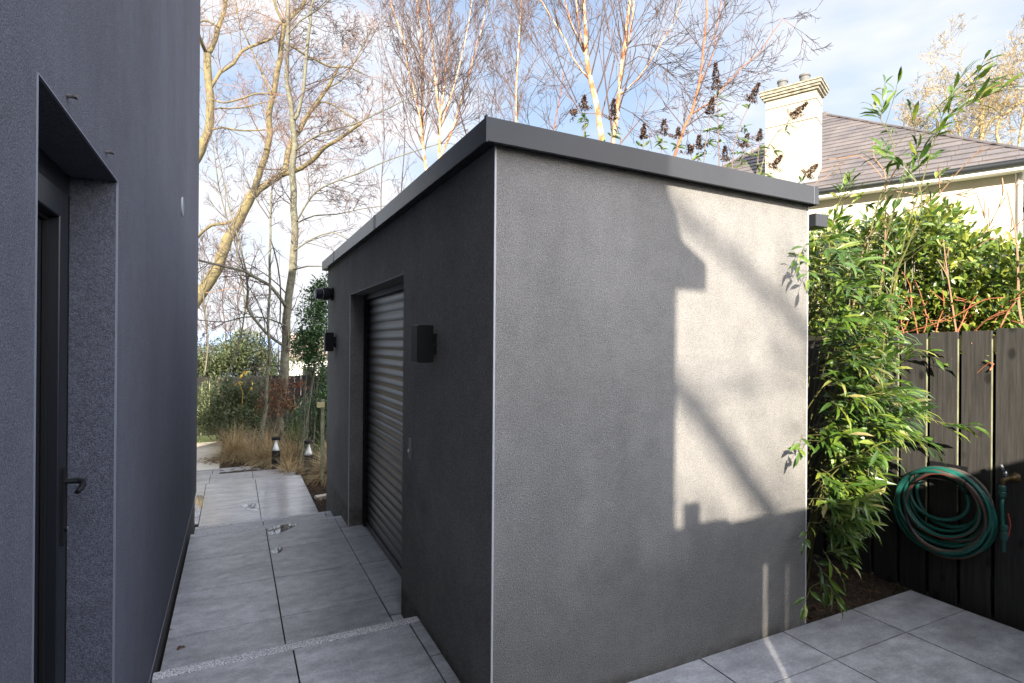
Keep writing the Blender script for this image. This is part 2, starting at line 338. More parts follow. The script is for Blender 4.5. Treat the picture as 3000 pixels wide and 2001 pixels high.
g = bpy.data.materials.new('standing_water'); g.use_nodes = True; b = g.node_tree.nodes['Principled BSDF']
b.inputs['Base Color'].default_value = (.10, .10, .11, 1); b.inputs['Roughness'].default_value = .03; b.inputs['Specular IOR Level'].default_value = .9; b.inputs['Coat Weight'].default_value = .6; b.inputs['Coat Roughness'].default_value = .02
M['puddle'] = g

# ================================================================== SETTING
# ground sheet: garden terrace, falling away to water, one sheet to the horizon
mb = MB()
xs = [-6000, -300, -60, -20, -8, -.335, 0, 2, 6, 12, 25, 60, 300, 6000]
ys = [-300, -40, -1, 5.3, 6.9, 8.8, 10.2, 11.2, 13, 17, 24, 60, 300, 2000, 8000]
def gz(x, y):
    t = [(-300, -.62), (5.3, -.62), (6.9, -.50), (8.8, -.60), (10.2, -.66), (11.2, -.735), (17, -.765), (24, -1.6), (60, -7), (300, -30), (8000, -30)]
    for (a, za), (b_, zb) in zip(t, t[1:]):
        if a <= y <= b_: return za+(zb-za)*(y-a)/(b_-a)
    return -30
for y in ys:
    for x in xs: mb.v.append((x, y, gz(x, y)))
n = len(xs)
for j in range(len(ys)-1):
    for i in range(n-1):
        mb.f.append((j*n+i, j*n+i+1, (j+1)*n+i+1, (j+1)*n+i)); mb.m.append(0)
tag(mb.build('ground', M['grass']), kind='structure')
# far water and hills
mb = MB(); mb.add([(-6000, 320, -28), (6000, 320, -28), (6000, 7800, -28), (-6000, 7800, -28)], [(0, 1, 2, 3)])
tag(mb.build('water', M['sea']), kind='structure')
mb = MB(); random.seed(3); pr = []
for i in range(60):
    x = -3500+i*120; pr.append((x, 55+30*math.sin(i*.35)+18*math.sin(i*.9+1)+random.uniform(-4, 4)))
mb.prism([(-3500, -30)]+[(x, z) for x, z in pr]+[(pr[-1][0], -30)], 4200, 5200, 'y')
tag(mb.build('hills', M['hill']), kind='structure')

# soil of the planting beds (displaced sheets, a little above the ground sheet)
def soil_sheet(name, x0, x1, y0, y1, zf, nx, ny, amp=.02):
    mb = MB(); rs = random.Random(5)
    for j in range(ny+1):
        for i in range(nx+1):
            x = x0+(x1-x0)*i/nx; y = y0+(y1-y0)*j/ny; mb.v.append((x, y, zf(x, y)+rs.uniform(-amp, amp)))
    for j in range(ny):
        for i in range(nx):
            a = j*(nx+1)+i; mb.f.append((a, a+1, a+nx+2, a+nx+1)); mb.m.append(0)
    return tag(mb.build(name, M['soil'], smooth=True), kind='structure')
soil_sheet('soil', .90, 4.05, 6.69, 16.2, lambda x, y: gz(x, y)+.07+(.05 if y < 8 else 0), 40, 120, .025)
soil_sheet('soil', -.20, .90, 10.0, 16.2, lambda x, y: gz(x, y)+.03, 20, 80, .022)
soil_sheet('soil', 2.91, 3.99, 2.104, 6.69, lambda x, y: -.03, 40, 120, .018)
soil_sheet('soil', 3.99, 7.5, -.8, 6.69, lambda x, y: -.03, 30, 60, .018)

# paving: separate slabs with open joints over a mortar bed
def slabs(mb, X, Y, z, th=.02, gap=.0075, skip=None):
    for a, b_ in zip(X, X[1:]):
        for c, d in zip(Y, Y[1:]):
            if skip and skip(a, b_, c, d): continue
            dz = random.uniform(-.0007, .0007)
            mb.box(a+gap/2, b_-gap/2, c+gap/2, d-gap/2, z-th, z+dz)
random.seed(11)
XG = [.891+.608*i for i in range(0, 6)]
top = MB()
slabs(top, [-.335+.003, .283, .891], [-.75, -.03, .58, 1.19, 1.798, 2.40, 3.066], 0, skip=lambda a, b, c, d: a < .2 and False)
slabs(top, [.891, .957], [2.10, 2.70, 3.066], 0)
slabs(top, XG[:-1]+[3.925], [-.75, -.03, .58, 1.19, 1.798, 2.10], 0)
slabs(top, [-.333, .273, .885], [3.135, 3.75, 4.38, 5.00, 5.598], -.135)
slabs(top, [.885, .957], [3.135, 3.475], -.135); slabs(top, [.885, .957], [5.314, 5.598], -.135)
slabs(top, [.885, .957], [3.477, 3.75, 4.38, 5.00, 5.31], -.135, skip=lambda *a: True)
slabs(top, [.885, 1.14], [3.479, 3.75, 4.38, 5.00, 5.31], -.135)
slabs(top, [-.333, .278, .885, .957], [5.674, 6.268], -.27)
top_dry = top; top = MB()
slabs(top, [-.90, -.328, .285, .895], [6.34, 6.90, 7.51, 8.15, 8.79], -.40, skip=lambda a, b, c, d: a < -.5 and d < 6.95)
slabs(top, [.895, .957], [6.34, 6.60], -.40)
slabs(top, [-1.5, -.90, -.315, .275, .889], [8.79, 9.40, 9.97], -.535)
mbp = top
slabs(mbp, [-1.5, -.90, -.31, .292], [9.97, 10.52, 11.06], -.67)
mbp.prism([(.296, 9.974), (.50, 9.974), (.52, 10.60), (.296, 11.05)], -.69, -.67)
tag(top.build('lower_paving', M['tile_wet'], bevel=.0012), kind='structure')
tag(top_dry.build('paving', M['tile'], bevel=.0012), kind='structure')
# mortar beds and risers
bed = MB()
bed.box(-.335, .957, -.76, 3.07, -.64, -.008); bed.box(.957, 3.928, -.76, 2.102, -.64, -.008)
bed.box(-.335, .957, 3.125, 5.62, -.64, -.143); bed.box(.957, 1.14, 3.477, 5.31, -.64, -.143)
bed.box(-.335, .957, 5.655, 6.30, -.64, -.278)
bed.box(-.335, .90, 6.32, 8.79, -.66, -.408); bed.box(-.91, -.335, 6.62, 8.79, -.66, -.408); bed.box(.90, .957, 6.32, 6.60, -.66, -.408)
bed.box(-1.5, .892, 8.792, 9.97, -.7, -.543)
bed.box(-1.5, .296, 9.972, 11.06, -.76, -.678)
tag(bed.build('joint_bed', M['grout']), kind='structure')
gr = MB()
for X0, X1, y0, y1, z in ((-.333, -.002, 3.068, 3.132, 0), (.002, .957, 3.068, 3.132, 0), (-.333, -.02, 5.60, 5.672, -.135), (-.014, .957, 5.60, 5.672, -.135), (-.333, -.02, 6.270, 6.337, -.27), (-.014, .957, 6.270, 6.337, -.27)):
    gr.box(X0+.002, X1-.002, y0, y1, z-.13, z+.001)
tag(gr.build('granite_step_edge', M['granite'], bevel=.003), kind='structure')
mb = MB(); mb.box(-4.0, -.225, 11.064, 14.3, -.9, -.715); mb.box(-8, -.9, 14.3, 17.2, -.9, -.715)
tag(mb.build('path', M['sandstone'], bevel=.004), kind='structure')
# puddles
def puddle(pts, z):
    mb = MB(); c = [pZ(x, y, z) for x, y in pts]; nn = len(c)
    # smooth outline
    out = []
    for i in range(nn):
        a, b_ = c[i], c[(i+1) % nn]; out += [a*.75+b_*.25, a*.25+b_*.75]
    mb.add([(p.x, p.y, z+.0016) for p in out], [tuple(range(len(out)))])
    tag(mb.build('puddle', M['puddle']), kind='structure')
def c3(x, y, ox=540, oy=1450, s=.29774): return (ox+x*s, oy+y*s)
puddle([c3(*q) for q in ((815, 315), (930, 300), (1135, 275), (1100, 300), (1040, 335), (940, 375), (880, 395), (822, 393))], -.135)
puddle([c3(*q) for q in ((850, 535), (900, 522), (970, 520), (965, 550), (930, 575), (860, 582))], -.135)
def c8(x, y): return c3(x, y, 560, 1330, .18716)
puddle([c8(*q) for q in ((1050, 760), (1078, 890), (960, 895), (880, 880), (810, 830), (740, 800))], -.40)
puddle([c8(*q) for q in ((60, 640), (200, 655), (185, 780), (130, 900), (135, 1000), (40, 1000))], -.40)

# ================================================================== HOUSE (left)
house = thing('house', (-1, 2, 0), 'tall slate-grey rendered house wall filling the left side with a recessed dark door', 'house')
WX = -.335
mb = MB()
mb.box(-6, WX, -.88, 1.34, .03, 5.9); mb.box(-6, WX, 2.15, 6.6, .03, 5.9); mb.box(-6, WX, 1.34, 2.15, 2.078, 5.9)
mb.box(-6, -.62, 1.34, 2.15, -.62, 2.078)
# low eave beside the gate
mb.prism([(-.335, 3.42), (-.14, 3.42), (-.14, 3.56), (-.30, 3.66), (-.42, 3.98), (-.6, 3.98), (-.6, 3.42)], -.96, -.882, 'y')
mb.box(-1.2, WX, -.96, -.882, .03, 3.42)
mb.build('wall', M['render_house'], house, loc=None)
mb = MB(); mb.box(-6, WX-.014, -.88, 1.34, -.64, .03); mb.box(-6, WX-.014, 2.15, 6.6, -.64, .03)
mb.build('plinth', mat('plinth_render', (.075, .068, .066), .85, .3, var=(.05, .047, .047), vscale=4, bump=.4, bscale=120, bdist=.005), house)
mb = MB(); e = .0025
mb.box(WX-.003, WX+e, 1.338, 1.3405, .03, 2.078); mb.box(WX-.003, WX+e, 2.149, 2.1515, .03, 2.0780); mb.box(WX-.003, WX+e, 1.338, 2.1515, 2.0775, 2.080)
mb.box(WX-.012, WX+e, -.85, 1.337, .024, .029); mb.box(WX-.012, WX+e, 2.153, 6.6, .024, .029); 
mb.build('corner_bead', M['bead'], house)
door = MB(); DX = -.455
fr = MB()
fr.box(-.56, DX, 1.343, 1.41, -.0, 2.075); fr.box(-.56, DX, 2.085, 2.147, -.0, 2.075); fr.box(-.56, DX, 1.41, 2.085, 2.012, 2.075)
fr.box(-.55, DX+.012, 1.42, 1.50, .03, 2.003); fr.box(-.55, DX+.012, 1.995, 2.078, .03, 2.003); fr.box(-.55, DX+.012, 1.50, 1.995, 1.925, 2.003); fr.box(-.55, DX+.012, 1.50, 1.995, .03, .13)
fr.box(-.56, DX-.02, 1.41, 2.085, 2.003, 2.012)
do = fr.build('door', M['frame'], house, bevel=.004)
gl = MB(); gl.box(-.52, DX-.028, 1.50, 1.995, .13, 1.925)
gl.build('glass', M['glass'], do)
hb = MB()
hb.box(DX+.012, DX+.020, 2.014, 2.044, .985, 1.205)
hb.tube([(DX+.02, 2.03, 1.166), (DX+.050, 2.03, 1.166), (DX+.062, 2.024, 1.163), (DX+.066, 2.008, 1.158), (DX+.064, 1.985, 1.150), (DX+.060, 1.968, 1.146)], [.008, .008, .0085, .0085, .0085, .007], 10)
hb.tube([(DX+.02, 2.03, 1.03), (DX+.026, 2.03, 1.03)], .009, 12)
hb.build('handle', M['black'], do, smooth=False)
kb = MB(); kb.tube([(DX+.021, 2.03, 1.03), (DX+.028, 2.03, 1.03)], .006, 12); kb.build('keyhole', M['chrome'], do)
gk = MB(); gk.box(DX-.02, DX+.0135, 1.412, 1.4165, .03, 2.003); gk.box(DX-.02, DX+.0135, 2.0795, 2.084, .03, 2.003); gk.build('gasket', M['dark'], do)
gk = MB(); gk.box(DX+.001, DX+.016, 2.0855, 2.098, .62, .98); gk.box(DX+.001, DX+.016, 2.0855, 2.098, 1.62, 1.74); gk.build('keep_plate', M['pipe'], do) if False else None
gk = MB(); gk.box(DX-.026, DX-.016, 1.500, 1.512, .13, 1.925); gk.box(DX-.026, DX-.016, 1.983, 1.995, .13, 1.925); gk.box(DX-.026, DX-.016, 1.512, 1.983, 1.913, 1.925); gk.build('glazing_bead', M['black'], do)
th = MB(); th.box(-.56, -.44, 1.343, 2.147, -.02, .022); th.build('threshold', M['frame'], house)
# round vent cover
v = pX(533, 605, WX)
mb = MB(); Mr = Matrix.Rotation(R(90), 3, 'Y')
mb.lathe([(.066, 0), (.066, .006), (.058, .009), (.056, .004), (.0, .004)], (WX, v.y, v.z), 28, Mr)
for k in range(-3, 4): 
    hw = math.sqrt(max(.052**2-(k*.015)**2, 0)); mb.box(WX+.004, WX+.010, v.y-hw, v.y+hw, v.z+k*.015-.003, v.z+k*.015+.003)
mb.build('vent_cover', M['lead'], house)
for (x, y) in ((195, 280), (310, 445)):
    q = pX(x, y, WX); mb = MB(); mb.tube([(WX-.01, q.y, q.z), (WX+.016, q.y, q.z)], .0045, 8); mb.box(WX+.014, WX+.020, q.y-.010, q.y+.006, q.z-.003, q.z+.005)
    mb.build('canopy_fixing', M['fixing'], house)

# ================================================================== SHED (right of the passage)
SX, SY, SXR, SYB = .957, 2.10, 2.905, 6.68
shed = thing('outbuilding', (2, 4.4, 0), 'flat-roofed grey rendered outbuilding with dark fascia and a roller door', 'outbuilding')
mb = MB()
def ztop(x): return 2.415-(x-SX)*.012
D0, D1, DZ = 3.477, 5.31, 2.006
mb.hexa([(SX, SY, -.64), (SXR, SY, -.64), (SXR, D0, -.64), (SX, D0, -.64)], [(SX, SY, ztop(SX)), (SXR, SY, ztop(SXR)), (SXR, D0, ztop(SXR)), (SX, D0, ztop(SX))])
mb.hexa([(SX, D1, -.64), (SXR, D1, -.64), (SXR, SYB, -.64), (SX, SYB, -.64)], [(SX, D1, ztop(SX)), (SXR, D1, ztop(SXR)), (SXR, SYB, ztop(SXR)), (SX, SYB, ztop(SX))])
mb.hexa([(SX, D0, DZ), (SXR, D0, DZ), (SXR, D1, DZ), (SX, D1, DZ)], [(SX, D0, ztop(SX)), (SXR, D0, ztop(SXR)), (SXR, D1, ztop(SXR)), (SX, D1, ztop(SX))])
mb.box(1.35, SXR, D0, D1, -.64, DZ)
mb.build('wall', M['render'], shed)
e = .002; BD = mat('bead_grey', (.36, .36, .38), .6)
mb = MB(); mb.box(SX-e, SX+.006, SY-e, SY+.006, .004, ztop(SX)-.03); mb.build('corner_bead', BD, shed)
mb = MB(); mb.box(SXR-.006, SXR+e, SY-e, SY+.006, .004, ztop(SXR)-.03)
mb.build('corner_bead', BD, shed)
mb = MB(); mb.box(SX-e, SX+.005, D1-.003, D1+.002, -.13, DZ); mb.box(SX-e, SX+.005, D0-.002, D1+.002, DZ-.002, DZ+.002)
mb.build('opening_bead', BD, shed)
# fascia: folded metal trim with drip edge and joints
fb = MB(); fo = .062; ft = .100
def fz(x): return 2.381-(x-.895)*.011
xl, xr, yf, yb_ = SX-fo, SXR+.02, SY-.052, SYB+.04
def trim(x0, y0, x1, y1, thx, thy, grow=0):
    pass
def quadbox(x0, x1, y0, y1, dz0, dz1, mbx):
    mbx.hexa([(x0, y0, fz(x0)+dz0), (x1, y0, fz(x1)+dz0), (x1, y1, fz(x1)+dz0), (x0, y1, fz(x0)+dz0)], [(x0, y0, fz(x0)+dz1), (x1, y0, fz(x1)+dz1), (x1, y1, fz(x1)+dz1), (x0, y1, fz(x0)+dz1)])
quadbox(xl, xr, yf, yf+.012, 0, ft, fb)                       # front
quadbox(xl, xl+.012, yf+.012, yb_, 0, ft, fb)                 # left
quadbox(xr-.012, xr, yf+.012, yb_, 0, ft, fb)                 # right
quadbox(xl+.012, xr-.012, yb_-.012, yb_, 0, ft, fb)           # back
quadbox(xl+.012, xr-.012, yf+.012, yf+.10, ft-.012, ft-.001, fb); quadbox(xl+.012, xl+.10, yf+.10, yb_-.012, ft-.012, ft-.001, fb)
quadbox(xl+.012, xr-.012, yf+.012, SY-.001, .006, .012, fb); quadbox(xl+.012, SX-.001, SY-.001, yb_-.1, .006, .012, fb)   # soffit
fb.hexa([(xl, yf-.006, fz(xl)-.004), (xr, yf-.006, fz(xr)-.004), (xr, yf+.003, fz(xr)-.004), (xl, yf+.003, fz(xl)-.004)], [(xl, yf-.006, fz(xl)+.003), (xr, yf-.006, fz(xr)+.003), (xr, yf+.003, fz(xr)+.003), (xl, yf+.003, fz(xl)+.003)]) if False else None
fo_ = fb.build('fascia', M['fascia'], shed, bevel=.0035)
JM = mat('joint_metal', (.06, .065, .075), .4, .5)
for yj in (4.05, 5.9):
    sb = MB(); sb.box(xl-.0022, xl+.002, yj-.03, yj+.03, fz(xl)-.001, fz(xl)+ft+.001); sb.build('fascia_joint', JM, fo_)
sb = MB(); sb.box(xl-.003, xl+.004, yf-.003, yf+.018, fz(xl)-.004, fz(xl)+ft+.004); sb.build('fascia_corner', M['fascia'], fo_)
sb = MB(); sb.box(xr-.045, xr-.0425, yf-.0015, yf+.002, fz(xr), fz(xr)+ft); sb.build('fascia_joint', M['bead'], fo_)
rb = MB(); quadbox(xl+.10, xr-.012, yf+.10, yb_-.012, .03, .07, rb); rb.build('roof', M['fascia'], shed)
# roller door: curtain of curved slats, guides, head box, bottom rail
RX = 1.105
mb = MB(); z = -.132
z0 = -.075
mb2 = MB()
k = 0
while z0+k*.0755 < DZ-.01:
    zb = z0+k*.0755; pr = []
    for q in range(7):
        t = q/6; pr.append((RX+.010-.012*math.sin(math.pi*(.12+.76*t)), zb+.0755*t))
    nn = len(pr)
    vs = [(p[0], D0+.06, p[1]) for p in pr]+[(p[0], D1-.06, p[1]) for p in pr]
    mb2.add(vs, [(i, i+1, nn+i+1, nn+i) for i in range(nn-1)])
    mb2.box(RX+.0055, RX+.012, D0+.06, D1-.06, zb-.003, zb+.003)
    k += 1
ro = mb2.build('roller_door', M['slat'], shed, smooth=True)
mb2 = MB(); mb2.box(RX-.006, RX+.02, D0+.06, D1-.06, -.13, -.078); mb2.build('bottom_rail', M['frame'], ro, bevel=.003)
mb2 = MB(); mb2.box(RX+.03, RX+.06, D0+.001, D1-.001, -.14, DZ-.001); mb2.build('backing', M['dark'], ro)
for (a, b_) in ((D0+.001, D0+.075), (D1-.075, D1-.001)):
    mb2 = MB(); mb2.box(RX-.022, RX+.03, a, b_, -.134, DZ-.001); mb2.build('door_guide', M['black'], ro, bevel=.003)
mb2 = MB(); mb2.box(RX-.022, RX+.02, D0+.075, D1-.075, DZ-.05, DZ-.001); mb2.build('head_box', M['black'], ro)
# drain kerb strip before the door (moss edge)
# key switch plate left of near jamb
q = pX(1202, 1320, SX)
ks = MB(); ks.box(SX-.004, SX-.0005, q.y-.028, q.y+.028, q.z-.05, q.z+.075); kso = ks.build('key_switch', mat('switch_plate', (.16, .16, .165), .5), shed, bevel=.001)
ks = MB(); ks.tube([(SX-.004, q.y, q.z), (SX-.014, q.y, q.z)], .011, 12); ks.build('key_barrel', M['chrome'], kso)
# box gutter along the right-hand side
hp = MB(); hp.box(3.055, 3.165, 2.16, 6.6, 2.275, 2.352)
ho = hp.build('gutter', M['fascia'], shed, bevel=.004)
for ya in (2.30, 4.3):
    hp = MB(); hp.box(SXR+.001, 3.054, ya, ya+.03, 2.30, 2.33); hp.build('gutter_arm', M['fascia'], ho)
# wall lamps
def wall_lamp(y, label):
    t = thing('wall_lamp', (SX, y, 1.57), label, 'wall lamp', 'up and down wall lamps on the outbuilding')
    mb = MB(); mb.box(SX-.112, SX-.024, y-.053, y+.053, 1.471, 1.664)
    bo = mb.build('body', M['black'], t, bevel=.002)
    mb = MB(); mb.box(SX-.024, SX-.0005, y-.036, y+.036, 1.512, 1.622); br = mb.build('bracket', M['black'], t, bevel=.003)
    mb = MB(); mb.tube([(SX-.014, y-.036, 1.565), (SX-.014, y-.0385, 1.565)], .0032, 8); mb.build('screw', M['chrome'], br)
    for za, zb in ((1.6642, 1.6660), (1.469, 1.4708)):
        mb = MB(); mb.box(SX-.100, SX-.036, y-.041, y+.041, za, zb); mb.build('lens', M['glass'], t)
    return t
wall_lamp(2.86, 'black box wall lamp beside the roller door, the larger near one')
wall_lamp(6.11, 'black box wall lamp beyond the roller door, below the camera near the far corner')
# security camera near far corner
cy, cz = 6.30, 2.085
t = thing('security_camera', (SX, cy, cz), 'black bullet security camera on the far end of the dark outbuilding wall', 'security camera')
Mr = Matrix.Rotation(R(-90), 3, 'Y')
mb = MB(); mb.lathe([(.072, 0), (.072, .02), (.062, .028), (.062, .045)], (SX-.0005, cy, cz), 24, Mr); mb.build('mount', M['black'], t, smooth=False)
d = Vector((-.95, -.22, -.05)).normalized(); Mq = d.to_track_quat('Z', 'Y').to_matrix()
mb = MB(); p0 = Vector((SX-.035, cy, cz)); mb.lathe([(.060, 0), (.066, .02), (.066, .09), (.058, .10), (.058, .145), (.045, .16)], p0, 24, Mq)
bo = mb.build('housing', mat('camera_shell', (.014, .015, .018), .3, .5), t)
mb = MB(); mb.lathe([(.060, 0), (.0675, .001), (.0675, .004), (.060, .005)], p0+d*.088, 24, Mq); mb.build('trim_ring', M['pipe'], bo)
mb = MB(); mb.lathe([(.034, 0), (.030, .004), (.0, .005)], p0+d*.159, 20, Mq); mb.build('lens', M['glass'], bo)

# ================================================================== RIGHT FENCE, back gate
FX = 4.0
fence = thing('timber_fence', (FX, 3, 0), 'dark stained board fence on the right, wide vertical boards with pale rails behind', 'fence')
random.seed(21)
y = 2.205+.1735*20; tops = {}
k = 20
while y > -.8:
    y1 = y; y0 = y-.1505; kk = k
    zt = 1.640+.0125*max(-3, min(8, (12-0)-kk*1.0)) if False else 1.653-.028*(((y1+y0)/2)-2.13)/.17*.35+random.uniform(-.004, .004)
    zt = min(zt, 1.70)
    b_ = MB(); b_.box(FX, FX+.022, y0, y1, -.03, max(zt, 1.45)); tops[k] = zt
    b_.build('board', M['fence'], fence, bevel=.0015)
    y -= .1735; k -= 1
rl = MB(); rl.box(FX+.024, FX+.065, -.8, 5.7, 1.545, 1.642); rl.build('rail', M['rawwood'], fence)
rl = MB(); rl.box(FX+.024, FX+.065, -.8, 5.7, .80, .88); rl.build('rail', M['fence_far'], fence)
rl = MB(); rl.box(FX+.024, FX+.065, -.8, 5.7, .12, .22); rl.build('rail', M['fence_far'], fence)
rl = MB(); y = 2.205+.1735*20-.0
for k in range(33):
    rl.box(FX+.068, FX+.088, y-.155-.080, y-.02-.080, -.03, 1.53); y -= .1735
rl.build('back_boards', M['fence_far'], fence)
# pale sawn edges of the boards toward the gaps (unstained)
ed = MB(); y = 2.205+.1735*12
for k in range(25):
    ed.box(FX+.003, FX+.0205, y-.1525, y-.1507, .55 if k % 3 else .3, 1.62); y -= .1735
ed.build('sawn_edge', M['palewood'], fence)
for yy, zz in ((2.17, 1.50), (2.09, 1.495), (2.0, 1.505), (1.91, 1.495)):
    nb = MB(); nb.tube([(FX-.0015, yy, zz), (FX+.002, yy, zz)], .0035, 8); nb.build('nail_head', M['chrome'], fence)
# gate behind the camera which shades the patio
gate = thing('side_gate', (1.5, -.8, 0), 'tall dark timber gate and screen behind the viewpoint', 'gate')
GY = -.80; kk = 1.25*math.tan(SUN_EL); dx = .745*(SY-GY); dz = kk*(SY-GY)
gb = MB()
zt = .645+dz
cuts = [(-.30, 1.945-dx-.03, zt+.02), (1.945-dx-.03, 1.998-dx, .664+dz), (1.998-dx, 2.088-dx, .785+dz), (2.088-dx, 2.10-dx, .60+dz), (2.10-dx, 2.29-dx, .675+dz), (2.29-dx, 2.62-dx, .635+dz)]
for a, b_, t_ in cuts: gb.box(a, b_-.001, GY-.03, GY, .0, t_)
xx = 2.62-dx; segs = [(xx, 2.557-dx)]
def band(x0, x1, za, zb): gb.box(x0, x1, GY-.03, GY, za, zb)
gb2 = MB()
slit = [(2.555-dx, 2.592-dx, -.45+dz, .400+dz), (2.735-dx, 2.761-dx, -.02+dz, .37+dz)]
# boards right of x with slits (the long run to the right fence)
x = 2.29-dx; gb = MB()
for a, b_, t_ in cuts[:-1]: gb.box(a, b_-.001, GY-.03, GY, .0, t_)
edges = [x, slit[0][0], slit[0][1], slit[1][0], slit[1][1], 4.0]
for i in (0, 2, 4): gb.box(edges[i], edges[i+1], GY-.03, GY, 0, .65+dz)
for (a, b_, za, zb) in slit: gb.box(a, b_, GY-.03, GY, 0, za); gb.box(a, b_, GY-.03, GY, zb, .65+dz)
gb.build('boards', M['fence'], gate)

# ================================================================== HOSE, TAP
hose = thing('garden_hose', (3.93, 1.93, .55), 'coiled green garden hose hanging on the black fence', 'hose')
random.seed(9)
cx, cyh, czh = 3.93, 1.925, .555
def loop(ry, rz, dy, dz_, off, tilt, n=48):
    P = []
    for i in range(n):
        a = 2*math.pi*i/n; yy = ry*math.cos(a); zz = rz*math.sin(a)
        c_, s_ = math.cos(tilt), math.sin(tilt)
        P.append((cx+off+.012*math.sin(a*2+tilt*5), cyh+dy+yy*c_-zz*s_, czh+dz_+yy*s_+zz*c_))
    return P
specs = [(.262, .262, 0, -.005, .030, .0), (.240, .250, .012, .01, .005, .25), (.250, .232, -.01, .030, -.018, -.2), (.222, .225, .010, .035, .014, .5), (.205, .205, .0, .056, -.022, .1),
         (.235, .215, -.018, .040, .036, -.5), (.190, .190, .012, .066, .02, .3), (.248, .262, -.006, -.022, .012, .9), (.215, .240, -.02, .005, -.03, .3), (.160, .150, .02, .095, .0, .0), (.268, .246, 0, -.018, -.004, -.35), (.232, .236, .02, .020, .048, -.1),
         (.226, .205, -.02, .046, .0, .15), (.200, .222, -.006, .03, .042, -.6), (.250, .240, .008, .0, -.028, .6), (.178, .172, -.012, .083, .032, .4), (.243, .22, .004, .022, .02, -.8)]
for i, sp_ in enumerate(specs):
    mb = MB(); P = loop(*sp_); mb.tube(P, .0108, 10, closed=True)
    co = mb.build('coil', M['hose_black'] if i in (5, 8, 11, 13, 16) else M['hose'], hose, smooth=True)
    if i in (1, 4, 7, 12, 8):
        mb = MB(); mb.tube([(p[0]-.0075, p[1], p[2]-.0065) for p in P], .0030, 6, closed=True); mb.build('stripe', M['hose_red'], co, smooth=True)
hg = thing('hose_hanger', (3.99, 1.93, .78), 'thin black wire hose hanger holding the coil on the fence', 'hose hanger')
mb = MB(); A = []
for i in range(14):
    a = R(25+130*i/13); A.append((cx-.055, cyh-.01+.15*math.cos(a), .66+.10*math.sin(a)))
mb.tube(A, .0035, 6); mb.build('front_arc', M['black'], hg)
for sgn, e_ in ((1, A[0]), (-1, A[-1])):
    mb = MB()
    mb.tube([(e_[0], e_[1], e_[2]), (e_[0]-.003, e_[1], e_[2]+.06), (e_[0]+.02, e_[1], e_[2]+.078)], .0035, 6)
    mb.tube([(e_[0], e_[1], e_[2]), (3.999, e_[1], e_[2]+.0)], .004, 6)
    mb.build('arm', M['black'], hg)
mb = MB(); mb.box(3.985, 3.9995, 1.82, 2.02, .80, .842); mb.build('bracket', M['black'], hg)
tp = pX(2945, 1400, 3.93)
tap = thing('outdoor_tap', (3.97, tp.y, tp.z), 'brass outdoor tap on the fence with a green hose connector', 'tap')
ty, tz = tp.y, tp.z
mb = MB(); Mr = Matrix.Rotation(R(-90), 3, 'Y'); mb.lathe([(.028, 0), (.028, .006), (.014, .012), (.012, .05)], (3.9995, ty-.02, tz), 20, Mr)
mb.tube([(3.955, ty-.02, tz), (3.925, ty-.01, tz), (3.912, ty+.002, tz-.012), (3.908, ty+.004, tz-.05)], [.013, .014, .013, .012], 12)
bo = mb.build('body', M['brass'], tap, smooth=True)
mb = MB(); mb.tube([(3.925, ty-.008, tz+.008), (3.922, ty-.002, tz+.04)], [.012, .009], 10); mb.tube([(3.918, ty-.002, tz+.038), (3.905, ty+.012, tz+.075)], [.007, .009], 10); mb.build('lever', M['chrome'], tap, smooth=True)
mb = MB(); c_ = (3.908, ty+.004, tz-.115)
mb.lathe([(.012, .075), (.018, .068), (.018, .045), (.015, .04), (.019, .036), (.019, .012), (.013, .0)], c_, 14); mb.build('hose_connector', M['conn'], tap)
hl = thing('hose_lead', (3.93, ty, .6), 'short green hose hanging down from the tap to a spray connector', 'hose')
zb = pX(2925, 1560, 3.91).z
mb = MB(); mb.tube([(3.908, ty+.004, tz-.10), (3.910, ty+.006, tz-.17), (3.915, ty+.004, tz-.26), (3.92, ty, zb+.02)], .0095, 10); mb.build('pipe', M['hose'], hl, smooth=True)
mb = MB(); mb.tube([(3.935, ty-.012, tz-.20), (3.938, ty-.022, tz-.26), (3.93, ty-.015, tz-.33)], .0045, 8); mb.build('stripe', M['hose_red'], hl)
mb = MB(); mb.lathe([(.010, .05), (.018, .045), (.019, .02), (.015, .012), (.018, .006), (.018, -.03), (.011, -.045), (.011, -.10), (.008, -.105)], (3.921, ty, zb), 14); mb.build('connector', M['conn'], hl)

# ================================================================== NEIGHBOUR HOUSE
u = Vector((-.408, .913, 0)).normalized(); v_ = Vector((.913, .408, 0)).normalized(); UP = Vector((0, 0, 1))
RE = Vector((13.726, 4.871, 5.123)); a_, b4, hh = 4.67, 4.5, 3.365
nh = thing('neighbour_house', (14, 8, 0), 'cream rendered house behind the hedge with hipped slate roof and tall chimney', 'house')
def Q(a, b, z): p = RE+u*a+v_*b; return Vector((p.x, p.y, z))
mb = MB()
ov = .36
c0 = pD(2973, 600, 10.9); a0 = (c0-RE).dot(u)
a0 = .56
mb.hexa([Q(a0, ov, -1), Q(2*a_-a0, ov, -1), Q(2*a_-a0, 2*b4-ov, -1), Q(a0, 2*b4-ov, -1)], [Q(a0, ov, 5.02), Q(2*a_-a0, ov, 5.02), Q(2*a_-a0, 2*b4-ov, 5.02), Q(a0, 2*b4-ov, 5.02)])
mb.build('wall', M['cream'], nh)
mb = MB(); mb.hexa([Q(.02, .02, 4.985), Q(2*a_-.02, .02, 4.985), Q(2*a_-.02, 2*b4, 4.985), Q(.02, 2*b4, 4.985)], [Q(.02, .02, 5.02), Q(2*a_-.02, .02, 5.02), Q(2*a_-.02, 2*b4, 5.02), Q(.02, 2*b4, 5.02)])
